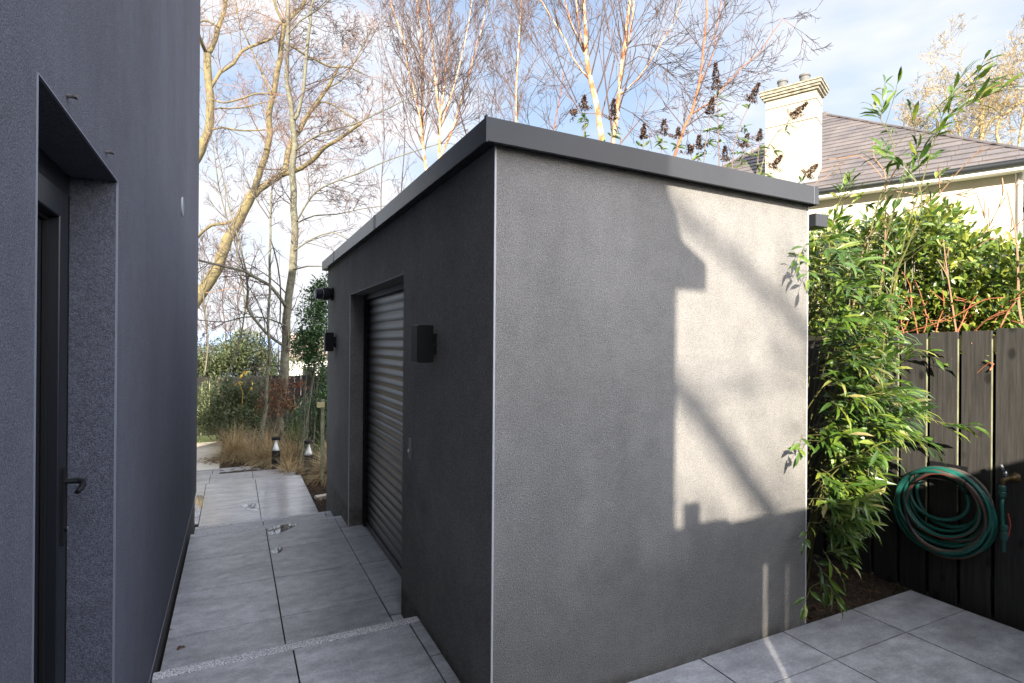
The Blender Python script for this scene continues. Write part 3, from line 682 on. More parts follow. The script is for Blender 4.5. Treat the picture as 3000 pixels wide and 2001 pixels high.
mb.hexa([Q(.0, .0, 4.975), Q(2*a_, .0, 4.975), Q(2*a_, .02, 4.975), Q(.0, .02, 4.975)], [Q(.0, .0, 5.07), Q(2*a_, .0, 5.07), Q(2*a_, .02, 5.07), Q(.0, .02, 5.07)])
mb.build('eaves', M['white'], nh)
# slate roof: courses of individual slates on the two visible slopes
mb = MB(); random.seed(31)
NC = 21
def slope_slates(o_, du, dv, W, depth):
    # o_: eave corner, du along eave (length W), dv inward (length depth), rising hh
    sl_n = (dv*depth+UP*hh).normalized(); nrm = du.cross(sl_n).normalized()
    if nrm.z < 0: nrm = -nrm
    SL = math.hypot(depth, hh); st = SL/NC
    for i in range(NC):
        t0, t1 = i/NC, min((i+1.25)/NC, 1)
        lo, hi = W/2*t0, W-W/2*t0; lo1, hi1 = W/2*min(t1, 1), W-W/2*min(t1, 1)
        x = lo-(.28 if i % 2 else 0)-.56
        while x < hi:
            xa, xb = max(x, lo), min(x+.555, hi)
            if xb-xa > .02:
                xa1, xb1 = max(x, lo1), min(x+.555, hi1)
                if xb1 > xa1-.3:
                    xb1 = max(xb1, xa1+.001)
                    d_ = random.uniform(0, .004)
                    B0 = o_+du*xa+sl_n*(t0*SL)+nrm*(.030+d_); B1 = o_+du*xb+sl_n*(t0*SL)+nrm*(.030+d_)
                    T1 = o_+du*xb1+sl_n*(t1*SL)+nrm*.004; T0 = o_+du*xa1+sl_n*(t1*SL)+nrm*.004
                    dn_ = nrm*.022
                    mb.add([tuple(B0), tuple(B1), tuple(T1), tuple(T0), tuple(B0-dn_), tuple(B1-dn_)], [(0, 1, 2, 3), (0, 4, 5, 1)])
            x += .56
slope_slates(RE, u, v_, 2*a_, b4)
slope_slates(RE+v_*2*b4, -v_, u, 2*b4, a_)
rn = mb.build('roof', M['slate'], nh)
mb = MB(); AP = RE+u*a_+v_*b4+UP*hh
c4 = [RE, RE+u*2*a_, RE+u*2*a_+v_*2*b4, RE+v_*2*b4]
mb.add([tuple(p) for p in c4]+[tuple(AP)], [(0, 1, 4), (1, 2, 4), (2, 3, 4), (3, 0, 4), (3, 2, 1, 0)]); mb.build('roof_deck', M['slate'], nh)
mb = MB()
for c in (c4[0], c4[1], c4[3]):
    mb.tube([c+(AP-c)*.0+UP*.02, AP+UP*.03], .045, 6)
mb.lathe([(.12, -.05), (.11, .06), (.05, .10)], AP, 8); mb.build('hip_tiles', M['slate'], rn)
# gutter
mb = MB(); mb.tube([RE-v_*.045-u*.05+UP*-.015, RE+u*2*a_-v_*.045+UP*-.015], .062, 10); mb.tube([RE-v_*.09-u*.05+UP*.03, RE+u*2*a_-v_*.09+UP*.03], .014, 6)
mb.tube([RE-v_*.05-u*.06+UP*-.015, RE+v_*5-u*.06+UP*-.015], .062, 10)
mb.build('gutter', M['gutter'], nh, smooth=True)
dpP = RE+u*(a0-.065)+v_*(ov-.02)
mb = MB(); mb.tube([dpP+UP*-.10, Vector((dpP.x, dpP.y, -.8))], .045, 12); 
for zz in (4.75, 3.2, 1.6): mb.lathe([(.055, 0), (.055, .06)], (dpP.x, dpP.y, zz), 12)
mb.build('downpipe', M['pipe'], nh, smooth=False)
# chimney
ch = MB(); CO = pD(2392, 400, 13.45)  # front right vertical edge of the stack
CO.z = 0
def QC(a, b, z): p = CO+u*a+v_*b; return Vector((p.x, p.y, z))
def cbox(mbx, a0_, a1_, b0_, b1_, z0_, z1_): mbx.hexa([QC(a0_, b0_, z0_), QC(a1_, b0_, z0_), QC(a1_, b1_, z0_), QC(a0_, b1_, z0_)], [QC(a0_, b0_, z1_), QC(a1_, b0_, z1_), QC(a1_, b1_, z1_), QC(a0_, b1_, z1_)])
z1c = pD(2388, 262, 13.45).z; zj1 = pD(2388, 289, 13.45).z; zj2 = pD(2388, 346, 13.45).z
CW, CD = 1.16, .62
cbox(ch, 0, CW, 0, CD, 3.5, zj2); cbox(ch, .02, CW-.02, .02, CD-.02, zj2, zj2+.028); cbox(ch, 0, CW, 0, CD, zj2+.028, zj1); cbox(ch, .02, CW-.02, .02, CD-.02, zj1, zj1+.028); cbox(ch, 0, CW, 0, CD, zj1+.028, z1c+.01)
co = ch.build('chimney', mat('chimney_render', (.35, .315, .26), .9, .2, var=(.28, .25, .20), vscale=2), nh)
cp = MB()
cbox(cp, -.05, CW+.05, -.05, CD+.05, z1c+.01, z1c+.07); cbox(cp, -.09, CW+.09, -.09, CD+.09, z1c+.07, z1c+.13); cbox(cp, -.12, CW+.12, -.12, CD+.12, z1c+.13, z1c+.20); cbox(cp, -.14, CW+.14, -.14, CD+.14, z1c+.20, z1c+.245)
cp.build('cap', M['capstone'], co, bevel=.012)
for aa in (.33, .84):
    mb = MB(); p = QC(aa, .31, z1c+.24); mb.lathe([(.125, 0), (.115, .03), (.110, .27), (.13, .275), (.13, .32), (.105, .32), (.10, .25)], p, 18); mb.build('chimney_pot', M['pot'], co)
fl = MB(); zf = pD(2370, 520, 13.4).z
cbox(fl, -.02, CW+.02, -.02, CD+.02, zf-.35, zf+.02); fl.build('flashing', M['lead'], co)
# lower wing with roof seen past the right corner
w2 = thing('neighbour_extension', (18, 3.2, 0), 'slate roofed lower wing glimpsed past the right downpipe', 'extension')
mb = MB(); 
mb.hexa([Q(-3, 1.4, -1), Q(.38, 1.4, -1), Q(.38, 5, -1), Q(-3, 5, -1)], [Q(-3, 1.4, 3.1), Q(.38, 1.4, 3.1), Q(.38, 5, 3.1), Q(-3, 5, 3.1)]); mb.build('wall', M['cream'], w2)
mb = MB(); mb.add([tuple(Q(-3.2, 1.1, 3.1)), tuple(Q(.37, 1.1, 3.1)), tuple(Q(.37, 3.6, 4.9)), tuple(Q(-3.2, 3.6, 4.9)), tuple(Q(-3.2, 1.1, 3.0)), tuple(Q(.37, 1.1, 3.0))], [(0, 1, 2, 3), (0, 4, 5, 1)]); mb.build('roof', M['slate'], w2)

# ================================================================== VEGETATION
def rv(): 
    return Vector((random.gauss(0, 1), random.gauss(0, 1), random.gauss(0, 1))).normalized()
def perp(t, ang):
    a = t.orthogonal().normalized(); b = t.cross(a); f = random.uniform(0, 2*math.pi)
    s_ = a*math.cos(f)+b*math.sin(f)
    return (t*math.cos(ang)+s_*math.sin(ang)).normalized()
def resample(P, rads, step):
    out, ro = [P[0]], [rads[0]]
    for i in range(len(P)-1):
        n = max(1, int((P[i+1]-P[i]).length/step))
        p0 = P[max(i-1, 0)]; p1 = P[i]; p2 = P[i+1]; p3 = P[min(i+2, len(P)-1)]
        for k in range(1, n+1):
            t = k/n
            q = .5*((2*p1)+(p2-p0)*t+(2*p0-5*p1+4*p2-p3)*t*t+(3*p1-p0-3*p2+p3)*t**3)
            out.append(q); ro.append(rads[i]*(1-t)+rads[i+1]*t)
    return out, ro
def grow(mb, p, d, L, r, lvl, S):
    """one bare branch with its sub-branches; S: style"""
    segs = 5 if L > .8 else 4 if L > .3 else 3
    P = [p.copy()]; d = d.copy()
    for i in range(segs):
        d = (d + rv()*S['wig'] + Vector((0, 0, 1))*(S['up'] if lvl > 0 else S['tipup'])).normalized()
        P.append(P[-1]+d*(L/segs))
    rr = [max(r*(1-.75*i/segs), S['rmin']) for i in range(segs+1)]
    mb.tube(P, rr, 3 if r < .012 else 5, cap=False)
    if lvl <= 0: 
        return
    n = S['n'][lvl-1]; n = max(1, int(n*random.uniform(.7, 1.3)))
    for k in range(n):
        t = random.uniform(.18, 1.0); i = min(int(t*segs), segs-1); f = t*segs-i
        q = P[i]*(1-f)+P[i+1]*f; tg = (P[i+1]-P[i]).normalized()
        grow(mb, q, perp(tg, random.uniform(*S['ang'])), L*random.uniform(*S['lr'])*(1.15-.5*t), r*.5, lvl-1, S)
ALDER = dict(wig=.24, up=.05, tipup=.02, rmin=.0036, n=[3, 4, 6], ang=(.5, 1.15), lr=(.35, .65))
BIRCH = dict(wig=.09, up=.10, tipup=.02, rmin=.0034, n=[3, 3, 5], ang=(.3, .75), lr=(.38, .66))
LIGHTB = dict(wig=.13, up=.06, tipup=.0, rmin=.0030, n=[3, 4, 5], ang=(.45, .95), lr=(.35, .6))
def make_tree(name, label, limbs, D0, style, barkm, twigm, seed, group=None, base=None, cat='tree', dj=.0):
    """limbs: (points [(x,y)], width px start, end, depth start, end, [n branches, length, levels])"""
    random.seed(seed)
    trunkm, crown = MB(), MB(); first = None; G = []
    for (pts, w0, w1, d0, d1, br) in limbs:
        k = len(pts); P = []; ra = []
        for i, (x, y) in enumerate(pts):
            t = i/(k-1); D = D0+d0*(1-t)+d1*t; P.append(pD(x, y, D)); ra.append(max((w0*(1-t)+w1*t)*.5/F*D, .004))
        P, ra = resample(P, ra, .16 if ra[0] < .05 else .22)
        rs = random.Random(seed+len(G))
        P = [P[0]]+[p+Vector((rs.gauss(0, 1), rs.gauss(0, 1), rs.gauss(0, .5)))*ra[i+1]*.10 for i, p in enumerate(P[1:])]
        if first is None: first = P[0]
        (trunkm if w0 > 4.5 else crown).tube(P, ra, 10 if ra[0] > .05 else 7 if ra[0] > .02 else 5, cap=True)
        nb_, Lb, lv = br
        for q in range(nb_):
            t = random.uniform(.12, .98); i = min(int(t*(len(P)-1)), len(P)-2); tg = (P[i+1]-P[i]).normalized()
            Ls = Lb*random.uniform(.5, 1.15)*(1.15-.45*t)
            grow(crown, P[i], perp(tg, random.uniform(*style['ang'])), Ls, min(ra[i]*.55, .006+Ls*.0065), lv, style)
        # continue the end of the limb
        if lv >= 1:
            tg = (P[-1]-P[-2]).normalized()
            for q in range(2): grow(crown, P[-1], perp(tg, random.uniform(0, .35)), Lb*.9, min(ra[-1]*.7, .012), lv, style)
        G.append(P)
    loc = base if base else first
    t = thing(name, loc, label, cat, group)
    if base: trunkm.tube([Vector(base), Vector(base)*.5+first*.5, first], [ra0 for ra0 in ( (limbs[0][1]*.65)/F*D0,  (limbs[0][1]*.55)/F*D0, (limbs[0][1]*.5)/F*D0)], 10)
    trunkm.build('trunk', barkm, t, smooth=True); crown.build('crown', twigm, t)
    return t

# --- big alder leaning in from the left
make_tree('bare_tree', 'large leaning bare tree with thick yellow-green limbs, seen past the house edge', [
    ([(540, 935), (583, 865), (634, 791), (666, 705), (704, 638), (745, 560)], 36, 27, 0, 0, (10, 1.8, 2)),
    ([(745, 560), (752, 530), (777, 458), (790, 396), (789, 331), (808, 241), (821, 172), (827, 103), (832, 69)], 19, 13, 0, -1, (16, 2.2, 3)),
    ([(832, 69), (811, 28), (800, -15), (790, -60)], 9, 6, -1, -1.5, (5, 1.6, 2)),
    ([(830, 78), (863, 41), (890, 10), (905, -30)], 12, 9, -1, 0, (6, 1.8, 3)),
    ([(735, 580), (794, 530), (832, 506), (842, 458), (856, 410), (880, 379), (907, 327), (935, 293), (959, 258), (980, 220), (994, 189)], 19, 8, 0, 1.5, (18, 1.9, 3)),
    ([(828, 512), (866, 500), (914, 472), (949, 434), (990, 410), (1028, 382), (1056, 362)], 15, 8, 0, -2, (14, 1.7, 3)),
    ([(832, 124), (863, 141), (897, 162), (932, 179), (970, 196), (1018, 196), (1060, 215)], 8, 4, -1, 1, (11, 1.7, 3)),
    ([(915, 324), (940, 300), (970, 305), (1010, 330), (1045, 352)], 6, 4, 1, 1.5, (7, 1.2, 3)),
    ([(704, 638), (660, 655), (620, 660), (583, 690), (560, 720)], 10, 7, 0, 1, (7, 1.2, 2)),
    ([(800, 285), (760, 200), (735, 140), (700, 60), (690, 0)], 5, 3, -1, 1, (8, 1.6, 3)),
    ([(960, 258), (1000, 235), (1030, 195), (1060, 140), (1090, 85)], 5, 3, 1, 2, (9, 1.5, 3)),
], 20, ALDER, M['bark_green'], M['twig_red'], 101, 'tall bare trees beyond the garden fence')
make_tree('bare_tree', 'forked bare tree with pale green trunk beside the edge of the house', [
    ([(560, 490), (578, 461), (608, 389), (616, 320), (613, 251), (608, 193), (606, 155)], 25, 19, 0, 0, (6, 1.6, 2)),
    ([(606, 158), (591, 127), (580, 93), (563, 52)], 10, 8, 0, -1, (5, 1.5, 3)),
    ([(606, 158), (625, 131), (639, 83), (656, 34), (662, -20)], 15, 11, 0, 1, (9, 1.8, 3)),
    ([(618, 256), (646, 213), (684, 186), (708, 151), (749, 131), (794, 114), (811, 83), (830, 60)], 10, 6, 0, 1, (13, 1.5, 3)),
    ([(621, 290), (656, 301), (708, 289), (749, 275), (790, 274)], 5.5, 4, 0, -1, (7, 1.2, 3)),
    ([(616, 325), (645, 316), (673, 318), (725, 312), (770, 300)], 5.5, 3, 0, 1, (6, 1.2, 2)),
    ([(608, 384), (649, 374), (701, 382), (742, 382), (777, 380)], 6, 4, 0, 0, (6, 1.2, 2)),
    ([(640, 80), (600, 60), (570, 75)], 6, 4, 0, 0, (4, 1.2, 2)),
], 18, ALDER, M['bark_green'], M['twig_red'], 102, 'tall bare trees beyond the garden fence')
make_tree('bare_tree', 'slender grey-barked tree standing in the planting bed behind the bollard lights', [
    ([(813, 1290), (816, 1251), (818, 1182), (827, 1144), (832, 1097), (835, 1047), (838, 967), (844, 903), (857, 791), (863, 712), (863, 648), (858, 560), (856, 499), (863, 430), (856, 344), (854, 303), (842, 255), (840, 193), (844, 120), (844, 34), (842, -17)], 30, 9, 0, .6, (20, 1.3, 3)),
    ([(792, 1275), (798, 1215), (812, 1160), (824, 1110), (834, 1050)], 22, 16, .3, .1, (0, 1, 1)),
    ([(863, 350), (873, 335), (887, 275), (894, 207), (899, 145), (909, 69), (911, 31), (921, -10)], 11, 7, .2, .6, (10, 1.3, 3)),
    ([(840, 900), (812, 862), (790, 836), (749, 814), (714, 795), (653, 780), (583, 763)], 11, 7, 0, -.8, (10, .9, 2)),
    ([(826, 1010), (777, 973), (723, 900), (726, 855), (720, 791), (707, 737), (693, 680), (675, 622), (645, 480)], 9, 3, 0, -.6, (18, .8, 2)),
    ([(838, 955), (781, 933), (714, 929), (659, 943), (583, 938)], 5, 3, 0, .5, (8, .8, 2)),
    ([(866, 441), (914, 406), (966, 382), (1035, 365), (1087, 341), (1149, 312), (1230, 270)], 5.5, 2.5, 0, -1, (10, 1.0, 3)),
    ([(868, 650), (917, 571), (973, 536), (1045, 510), (1126, 474), (1213, 444), (1290, 420)], 5.5, 2.5, 0, -1, (11, 1.0, 3)),
    ([(868, 655), (920, 632), (984, 628), (1060, 612), (1137, 602)], 5, 2, 0, 1, (9, .9, 2)),
    ([(862, 735), (917, 699), (973, 681), (1017, 701), (1060, 715)], 5, 2.5, 0, -.5, (6, .8, 2)),
    ([(860, 790), (900, 780), (945, 780), (1010, 800)], 5, 2.5, 0, .5, (5, .7, 2)),
    ([(857, 305), (890, 270), (940, 240), (1000, 215), (1050, 170), (1100, 90)], 4.5, 2, 0, 1, (9, 1.0, 3)),
    ([(845, 100), (880, 60), (930, 30), (980, -10)], 5, 3, 0, 0, (6, 1, 3)),
], 11.2, ALDER, M['bark_grey'], M['twig'], 103, base=tuple(Vector((.62, 11.9, -.75))))
make_tree('bare_tree', 'thin straight-stemmed sapling left of the grey tree, its foot among the dry grass', [
    ([(751, 1338), (763, 1298), (771, 1239), (780, 1192), (780, 1144), (786, 1074), (790, 1024), (785, 951), (790, 855), (790, 759), (792, 696), (793, 632), (796, 560)], 12, 5, 0, .3, (16, .8, 2)),
    ([(788, 640), (760, 600), (735, 555), (715, 520)], 4, 2, 0, 0, (7, .7, 2)),
    ([(792, 700), (810, 760), (822, 850), (820, 940)], 3.6, 4.5, 0, 0, (4, .5, 1)),
    ([(786, 960), (760, 900), (735, 850), (680, 780)], 3.4, 2, 0, 0, (6, .6, 2)),
], 10.6, LIGHTB, M['bark_grey'], M['twig_dark'], 104)
make_tree('bare_tree', 'dark twiggy young tree with an upright leader in front of the leaning tree', [
    ([(655, 1120), (690, 1040), (712, 950), (715, 870), (690, 720), (660, 620), (640, 540), (628, 450), (620, 400)], 5.2, 2.4, 0, 0, (40, .9, 2)),
    ([(600, 1100), (610, 1000), (600, 900), (590, 800)], 4.8, 2.4, 1, 1, (18, .8, 2)),
], 12.5, LIGHTB, M['bark_grey'], M['twig_dark'], 105)
# --- birches behind the outbuilding
BG = 'birches behind the outbuilding'
make_tree('birch_tree', 'slim two-stemmed copper birch, the first one right of the big alder', [
    ([(1262, 560), (1249, 496), (1238, 413), (1237, 344), (1237, 241), (1235, 155), (1228, 69), (1221, -10)], 10, 5, 0, 0, (26, 1.6, 3)),
    ([(1238, 400), (1231, 344), (1211, 258), (1194, 189), (1187, 131), (1163, 62), (1138, -10)], 6.5, 3, 0, -1, (20, 1.4, 3)),
    ([(1245, 480), (1205, 400), (1180, 300), (1140, 200), (1110, 90)], 3.5, 2, 0, 1, (14, 1.3, 2)),
], 13.5, BIRCH, M['bark_birch'], M['twig'], 111, BG)
make_tree('birch_tree', 'many-forked orange-barked birch rising above the roof corner', [
    ([(1283, 560), (1287, 458), (1288, 379), (1290, 344), (1280, 275), (1273, 207), (1266, 120), (1257, 34), (1250, -30)], 11, 4, 0, 0, (24, 1.5, 3)),
    ([(1290, 350), (1300, 258), (1307, 189), (1314, 103), (1318, -10)], 7, 4, 0, .6, (18, 1.4, 3)),
    ([(1292, 370), (1318, 293), (1338, 224), (1356, 148), (1373, 69), (1384, -10)], 5, 2.5, 0, -.6, (16, 1.3, 3)),
    ([(1290, 460), (1328, 372), (1349, 303), (1373, 224), (1390, 155), (1411, 86), (1430, -10)], 7, 3, 0, 1, (22, 1.4, 3)),
    ([(1370, 410), (1345, 320), (1321, 241), (1307, 193)], 4, 2, .5, .5, (8, 1, 2)),
], 12.5, BIRCH, M['bark_birch'], M['twig'], 112, BG)
make_tree('birch_tree', 'single slim copper birch above the near roof corner', [
    ([(1512, 420), (1512, 358), (1512, 293), (1514, 224), (1519, 138), (1524, 52), (1528, -30)], 7, 3.4, 0, 0, (30, 1.3, 3)),
    ([(1507, 400), (1505, 355), (1493, 269), (1480, 189), (1459, 138), (1440, 60)], 4, 2, 0, 0, (16, 1.1, 2)),
    ([(1500, 420), (1470, 330), (1430, 260), (1400, 190)], 3, 1.5, 0, 1, (10, 1.0, 2)),
], 13, BIRCH, M['bark_birch'], M['twig'], 113, BG)
make_tree('birch_tree', 'small thin young birch low above the front fascia', [
    ([(1612, 430), (1622, 379), (1634, 317), (1645, 262), (1650, 200)], 4.8, 2.4, 0, 0, (16, .9, 2)),
    ([(1560, 400), (1545, 340), (1556, 280), (1590, 230)], 2.5, 1.5, 1, 0, (10, .7, 2)),
    ([(1450, 380), (1440, 320), (1455, 250)], 2.5, 1.5, 1, 0, (10, .7, 2)),
], 11, LIGHTB, M['bark_copper'], M['twig'], 114, BG)
make_tree('birch_tree', 'stout peeling birch with cream and orange trunk, left of the pair', [
    ([(1772, 470), (1762, 404), (1743, 286), (1729, 232), (1721, 179), (1716, 107), (1714, 54), (1709, -20)], 19, 8, 0, 0, (12, 1.6, 2)),
    ([(1729, 235), (1707, 211), (1679, 171), (1654, 114), (1621, 61), (1593, 14), (1570, -20)], 5.5, 3, 0, -.5, (13, 1.3, 2)),
    ([(1713, 160), (1696, 118), (1679, 82), (1662, 30), (1650, -10)], 6, 3.5, 0, .5, (10, 1.2, 2)),
    ([(1711, 150), (1700, 100), (1692, 50), (1687, -10)], 6, 4, 0, -.5, (8, 1.1, 2)),
    ([(1700, 330), (1660, 260), (1645, 240), (1600, 180), (1560, 120), (1530, 60)], 3.8, 2, 0, 0, (14, 1.2, 2)),
    ([(1690, 300), (1640, 180), (1620, 100), (1600, 20)], 3, 2, 1, 1, (10, 1.2, 2)),
], 9.5, BIRCH, M['bark_birch'], M['twig'], 115, BG)
make_tree('birch_tree', 'stout peeling birch with yellow-white trunk, right of the pair', [
    ([(1788, 480), (1796, 411), (1807, 339), (1814, 268), (1821, 196), (1829, 143), (1837, 71), (1846, -10)], 15, 8, 0, 0, (10, 1.5, 2)),
    ([(1830, 160), (1846, 100), (1854, 46), (1858, -10)], 7, 5, 0, 0, (5, 1.2, 2)),
    ([(1817, 278), (1868, 232), (1896, 193), (1936, 129), (1971, 71), (1996, -10)], 5, 2.6, 0, -.7, (12, 1.3, 2)),
    ([(1812, 180), (1789, 118), (1775, 36), (1770, -20)], 3.6, 2, 0, .4, (9, 1.1, 2)),
    ([(1830, 145), (1880, 130), (1940, 140), (2000, 180), (2040, 215)], 3, 1.5, 0, .3, (12, 1.0, 2)),
    ([(1820, 200), (1870, 165), (1930, 190), (1990, 240), (2030, 300)], 3, 1.5, 0, -.4, (12, 1.0, 2)),
    ([(1812, 310), (1850, 330), (1900, 370), (1925, 410)], 2.6, 1.5, 0, 0, (8, .7, 2)),
], 9.3, BIRCH, M['bark_birch'], M['twig'], 116, BG)
make_tree('birch_tree', 'leaning copper birch with wide open branches, nearest the chimney', [
    ([(1970, 480), (1986, 429), (2004, 375), (2025, 336), (2046, 257), (2057, 179), (2064, 107), (2071, 36), (2068, -20)], 10.5, 4.6, 0, 0, (9, 1.1, 2)),
    ([(2050, 243), (2071, 204), (2093, 143), (2100, 71), (2118, -10)], 5, 2.4, 0, .4, (8, 1.0, 2)),
    ([(2093, 143), (2120, 90), (2150, 40), (2185, -10)], 3.4, 2, .3, .3, (6, .8, 2)),
    ([(2025, 336), (2075, 304), (2129, 246), (2171, 200), (2225, 154), (2264, 96), (2293, 54), (2325, 78)], 5, 1.6, 0, -.5, (16, .65, 2)),
    ([(2171, 205), (2215, 215), (2260, 190), (2310, 115)], 2.2, 1.4, 0, 0, (7, .4, 1)),
    ([(2100, 280), (2170, 240), (2230, 215), (2290, 195)], 2.2, 1.4, 0, 0, (7, .4, 1)),
    ([(2200, 170), (2204, 120), (2209, 80)], 2.2, 1.3, 0, 0, (6, .3, 1)),
    ([(2005, 375), (1960, 320), (1925, 270), (1890, 240)], 3, 1.5, 0, 0, (8, .8, 2)),
    ([(1995, 405), (2030, 380), (2090, 385), (2130, 400)], 2.6, 1.5, 0, 0, (8, .6, 2)),
    ([(2060, 150), (2020, 100), (1990, 60), (1960, 20)], 3, 1.6, 0, 0, (9, .9, 2)),
], 8.6, LIGHTB, M['bark_copper'], M['twig'], 117, BG)
# --- pale tree beyond the neighbour's roof
make_tree('bare_tree', 'pale gold bare tree rising behind the slate roof on the right', [
    ([(2876, 520), (2876, 416), (2876, 372), (2881, 328), (2867, 278), (2846, 240), (2830, 215)], 15, 5, 0, 0, (16, 3.0, 3)),
    ([(2881, 330), (2902, 299), (2917, 269), (2928, 231), (2940, 190)], 8, 4, 0, 1, (12, 2.6, 3)),
    ([(2935, 500), (2928, 425), (2920, 387), (2935, 330), (2960, 260), (2970, 200)], 10, 4, 0, 0, (14, 2.6, 3)),
    ([(2850, 500), (2843, 413), (2861, 372), (2880, 330)], 9, 8, 0, 0, (5, 2.2, 3)),
    ([(2825, 480), (2814, 407), (2802, 357), (2782, 313), (2767, 263)], 6, 3, 0, 0, (14, 2.4, 3)),
    ([(3030, 280), (2980, 305), (2946, 334), (2902, 351), (2880, 380)], 10, 6, 0, 0, (12, 2.4, 3)),
    ([(2990, 500), (2985, 430), (2995, 360), (3010, 300), (3015, 220)], 8, 4, 0, 0, (12, 2.6, 3)),
], 32, dict(ALDER, rmin=.009, wig=.3), mat('pale_bark', (.40, .32, .17), .9, .2, var=(.24, .19, .11), vscale=3), M['twig_pale'], 121)
make_tree('bare_tree', 'small distant bare treetop just left above the slate roof ridge', [
    ([(2640, 430), (2645, 380), (2655, 345), (2670, 325)], 5, 3, 0, 0, (9, 2.0, 3)),
    ([(2700, 440), (2690, 390), (2680, 350)], 5, 3, 0, 0, (7, 1.8, 3)),
    ([(2740, 440), (2745, 380), (2740, 340), (2730, 310)], 5, 3, 0, 0, (7, 2.0, 3)),
], 36, dict(ALDER, rmin=.010, wig=.3), M['bark_grey'], M['twig_pale'], 122)
# thin reedy background trees low behind the garden
for i, (x, D) in enumerate(((600, 27), (655, 30), (700, 26), (1120, 24), (1180, 28), (1400, 26), (1450, 22))):
    make_tree('bare_tree', ['faint thin bare tree far behind the garden, nearest the house edge', 'faint thin bare tree low behind the garden, second from the house', 'faint thin bare tree low behind the dark young tree',
        'faint bare tree between the alder and the first birch', 'faint bare tree low behind the first birch', 'faint bare tree rising behind the near roof corner', 'faint bare tree behind the near roof corner, further right'][i],
        [([(x, 1080), (x+6, 980), (x-4, 880 if i < 3 else 600), (x+5, 820 if i < 3 else 420), (x, 780 if i < 3 else 260)], 4, 2, 0, 0, (14 if i < 3 else 22, 1.6 if i < 3 else 2.0, 3 if i < 3 else 2))],
        D, dict(BIRCH, rmin=.006), M['bark_grey'], M['twig'], 130+i, 'faint thin trees far behind the garden')

# --- tree that throws the soft diagonal shadows, well behind the viewpoint
random.seed(77)
def back(X, z, t): # a point on the wall face traced back towards the sun
    return Vector((X, SY, z)) + sd*t
st = thing('bare_tree', (-7, -9, 0), 'bare tree with two slanting limbs behind the viewpoint', 'tree')
mb = MB()
Dd = 13.0
def limb(pts, r0, r1, dd=0):
    P = [back(x, z, Dd+dd) for x, z in pts]; n = len(P)
    P, ra = resample(P, [r0+(r1-r0)*i/(n-1) for i in range(n)], .25); mb.tube(P, ra, 9)
limb([(1.60, 2.42), (2.0, 2.20), (2.35, 1.99), (2.62, 1.84), (2.93, 1.63), (3.3, 1.32), (4.0, .6)], .034, .050, 4)
limb([(1.75, 1.56), (1.95, 1.36), (2.2, 1.12), (2.45, .84), (2.62, .66), (2.9, .35), (3.6, -.4)], .058, .080, 4)
limb([(3.6, -.4), (5, -1.8), (6, -3.2)], .1, .16, 4)
limb([(4.0, .6), (5.0, -1.2), (5.6, -3.2)], .055, .14, 4)
mb.build('trunk', M['bark_grey'], st, smooth=True)
cr2 = MB()
for i in range(15):
    X = random.uniform(1.8, 3.0); z = random.uniform(.6, 2.3); grow(cr2, back(X, z, Dd+random.uniform(1, 6)), perp(Vector((.7, 0, -.6)).normalized(), .7), random.uniform(.5, 1.3), random.uniform(.010, .020), 1, LIGHTB)
cr2.build('crown', M['twig'], st)

# ------------------------------------------------------------------ leafy things
def cloud(mb, boxes, n, L, W, up=.5, cl=.22, clumps=60, bend=.2, dirbias=None):
    """leaves in small clumps spread through ellipsoids (cx,cy,cz,rx,ry,rz)"""
    tot = sum(b[3]*b[4]*b[5] for b in boxes)
    for b in boxes:
        nb_ = max(3, int(clumps*b[3]*b[4]*b[5]/tot)); per = int(n*b[3]*b[4]*b[5]/tot/nb_)+1
        for k in range(nb_):
            v = rv()*random.random()**.33; c = Vector((b[0]+v.x*b[3], b[1]+v.y*b[4], b[2]+v.z*b[5]))
            for q in range(per):
                o = rv()*cl*random.random()**.5; d = (o.normalized()*.8+rv()*.5+Vector((0, 0, up*.4)))
                if dirbias: d += dirbias
                mb.leaf(c+o, d, L*random.uniform(.65, 1.3), W*random.uniform(.7, 1.2), Vector((random.gauss(0, .5), random.gauss(0, .5), 1)), bend)

# hedge beyond the right-hand fence (photo outline of its top)
random.seed(201)
HT = [(2340, 690), (2400, 640), (2470, 650), (2560, 655), (2640, 650), (2700, 610), (2744, 592), (2790, 640), (2840, 700), (2900, 735), (2960, 745), (3050, 735)]
def hty(x):
    for (a, ya), (b_, yb) in zip(HT, HT[1:]):
        if a <= x <= b_: return ya+(yb-ya)*(x-a)/(b_-a)
    return 735
hd = thing('hedge', (4.9, 2.6, 0), 'sunlit yellow-green laurel hedge rising behind the dark board fence', 'hedge')
mb = MB(); stems = MB()
cl_ = []
for i in range(500):
    X = 4.35+1.5*random.random()**1.2; x = random.uniform(2345, 3060); yt = hty(x)
    y = yt+8+(1010-yt)*random.random()**.9
    cl_.append(pX(x, y, X))
for c in cl_:
    for q in range(30):
        o = rv()*random.uniform(.02, .17); o.z *= .8
        d = o.normalized()*.7+rv()*.4+Vector((-.1, -.25, .5))
        mb.leaf(c+o, d, random.uniform(.050, .092), random.uniform(.026, .044), Vector((random.gauss(-.3, .4), random.gauss(-.3, .4), 1)), .2)
for c in cl_[:150]:
    stems.tube([c-Vector((random.uniform(-.15, .15), random.uniform(-.15, .15), .7)), c-Vector((0, 0, .3)), c+Vector((random.uniform(-.04, .04), 0, .06))], [.008, .005, .003], 4)
for i in range(240):
    c = Vector((random.uniform(4.3, 5.6), random.uniform(1.2, 4.0), random.uniform(.2, 1.5)))
    for q in range(22): mb.leaf(c+rv()*random.uniform(.02, .2), rv()+Vector((0, 0, .4)), .07, .032)
mb.build('leaves', M['laurel'], hd); stems.build('stems', M['bark_grey'], hd)

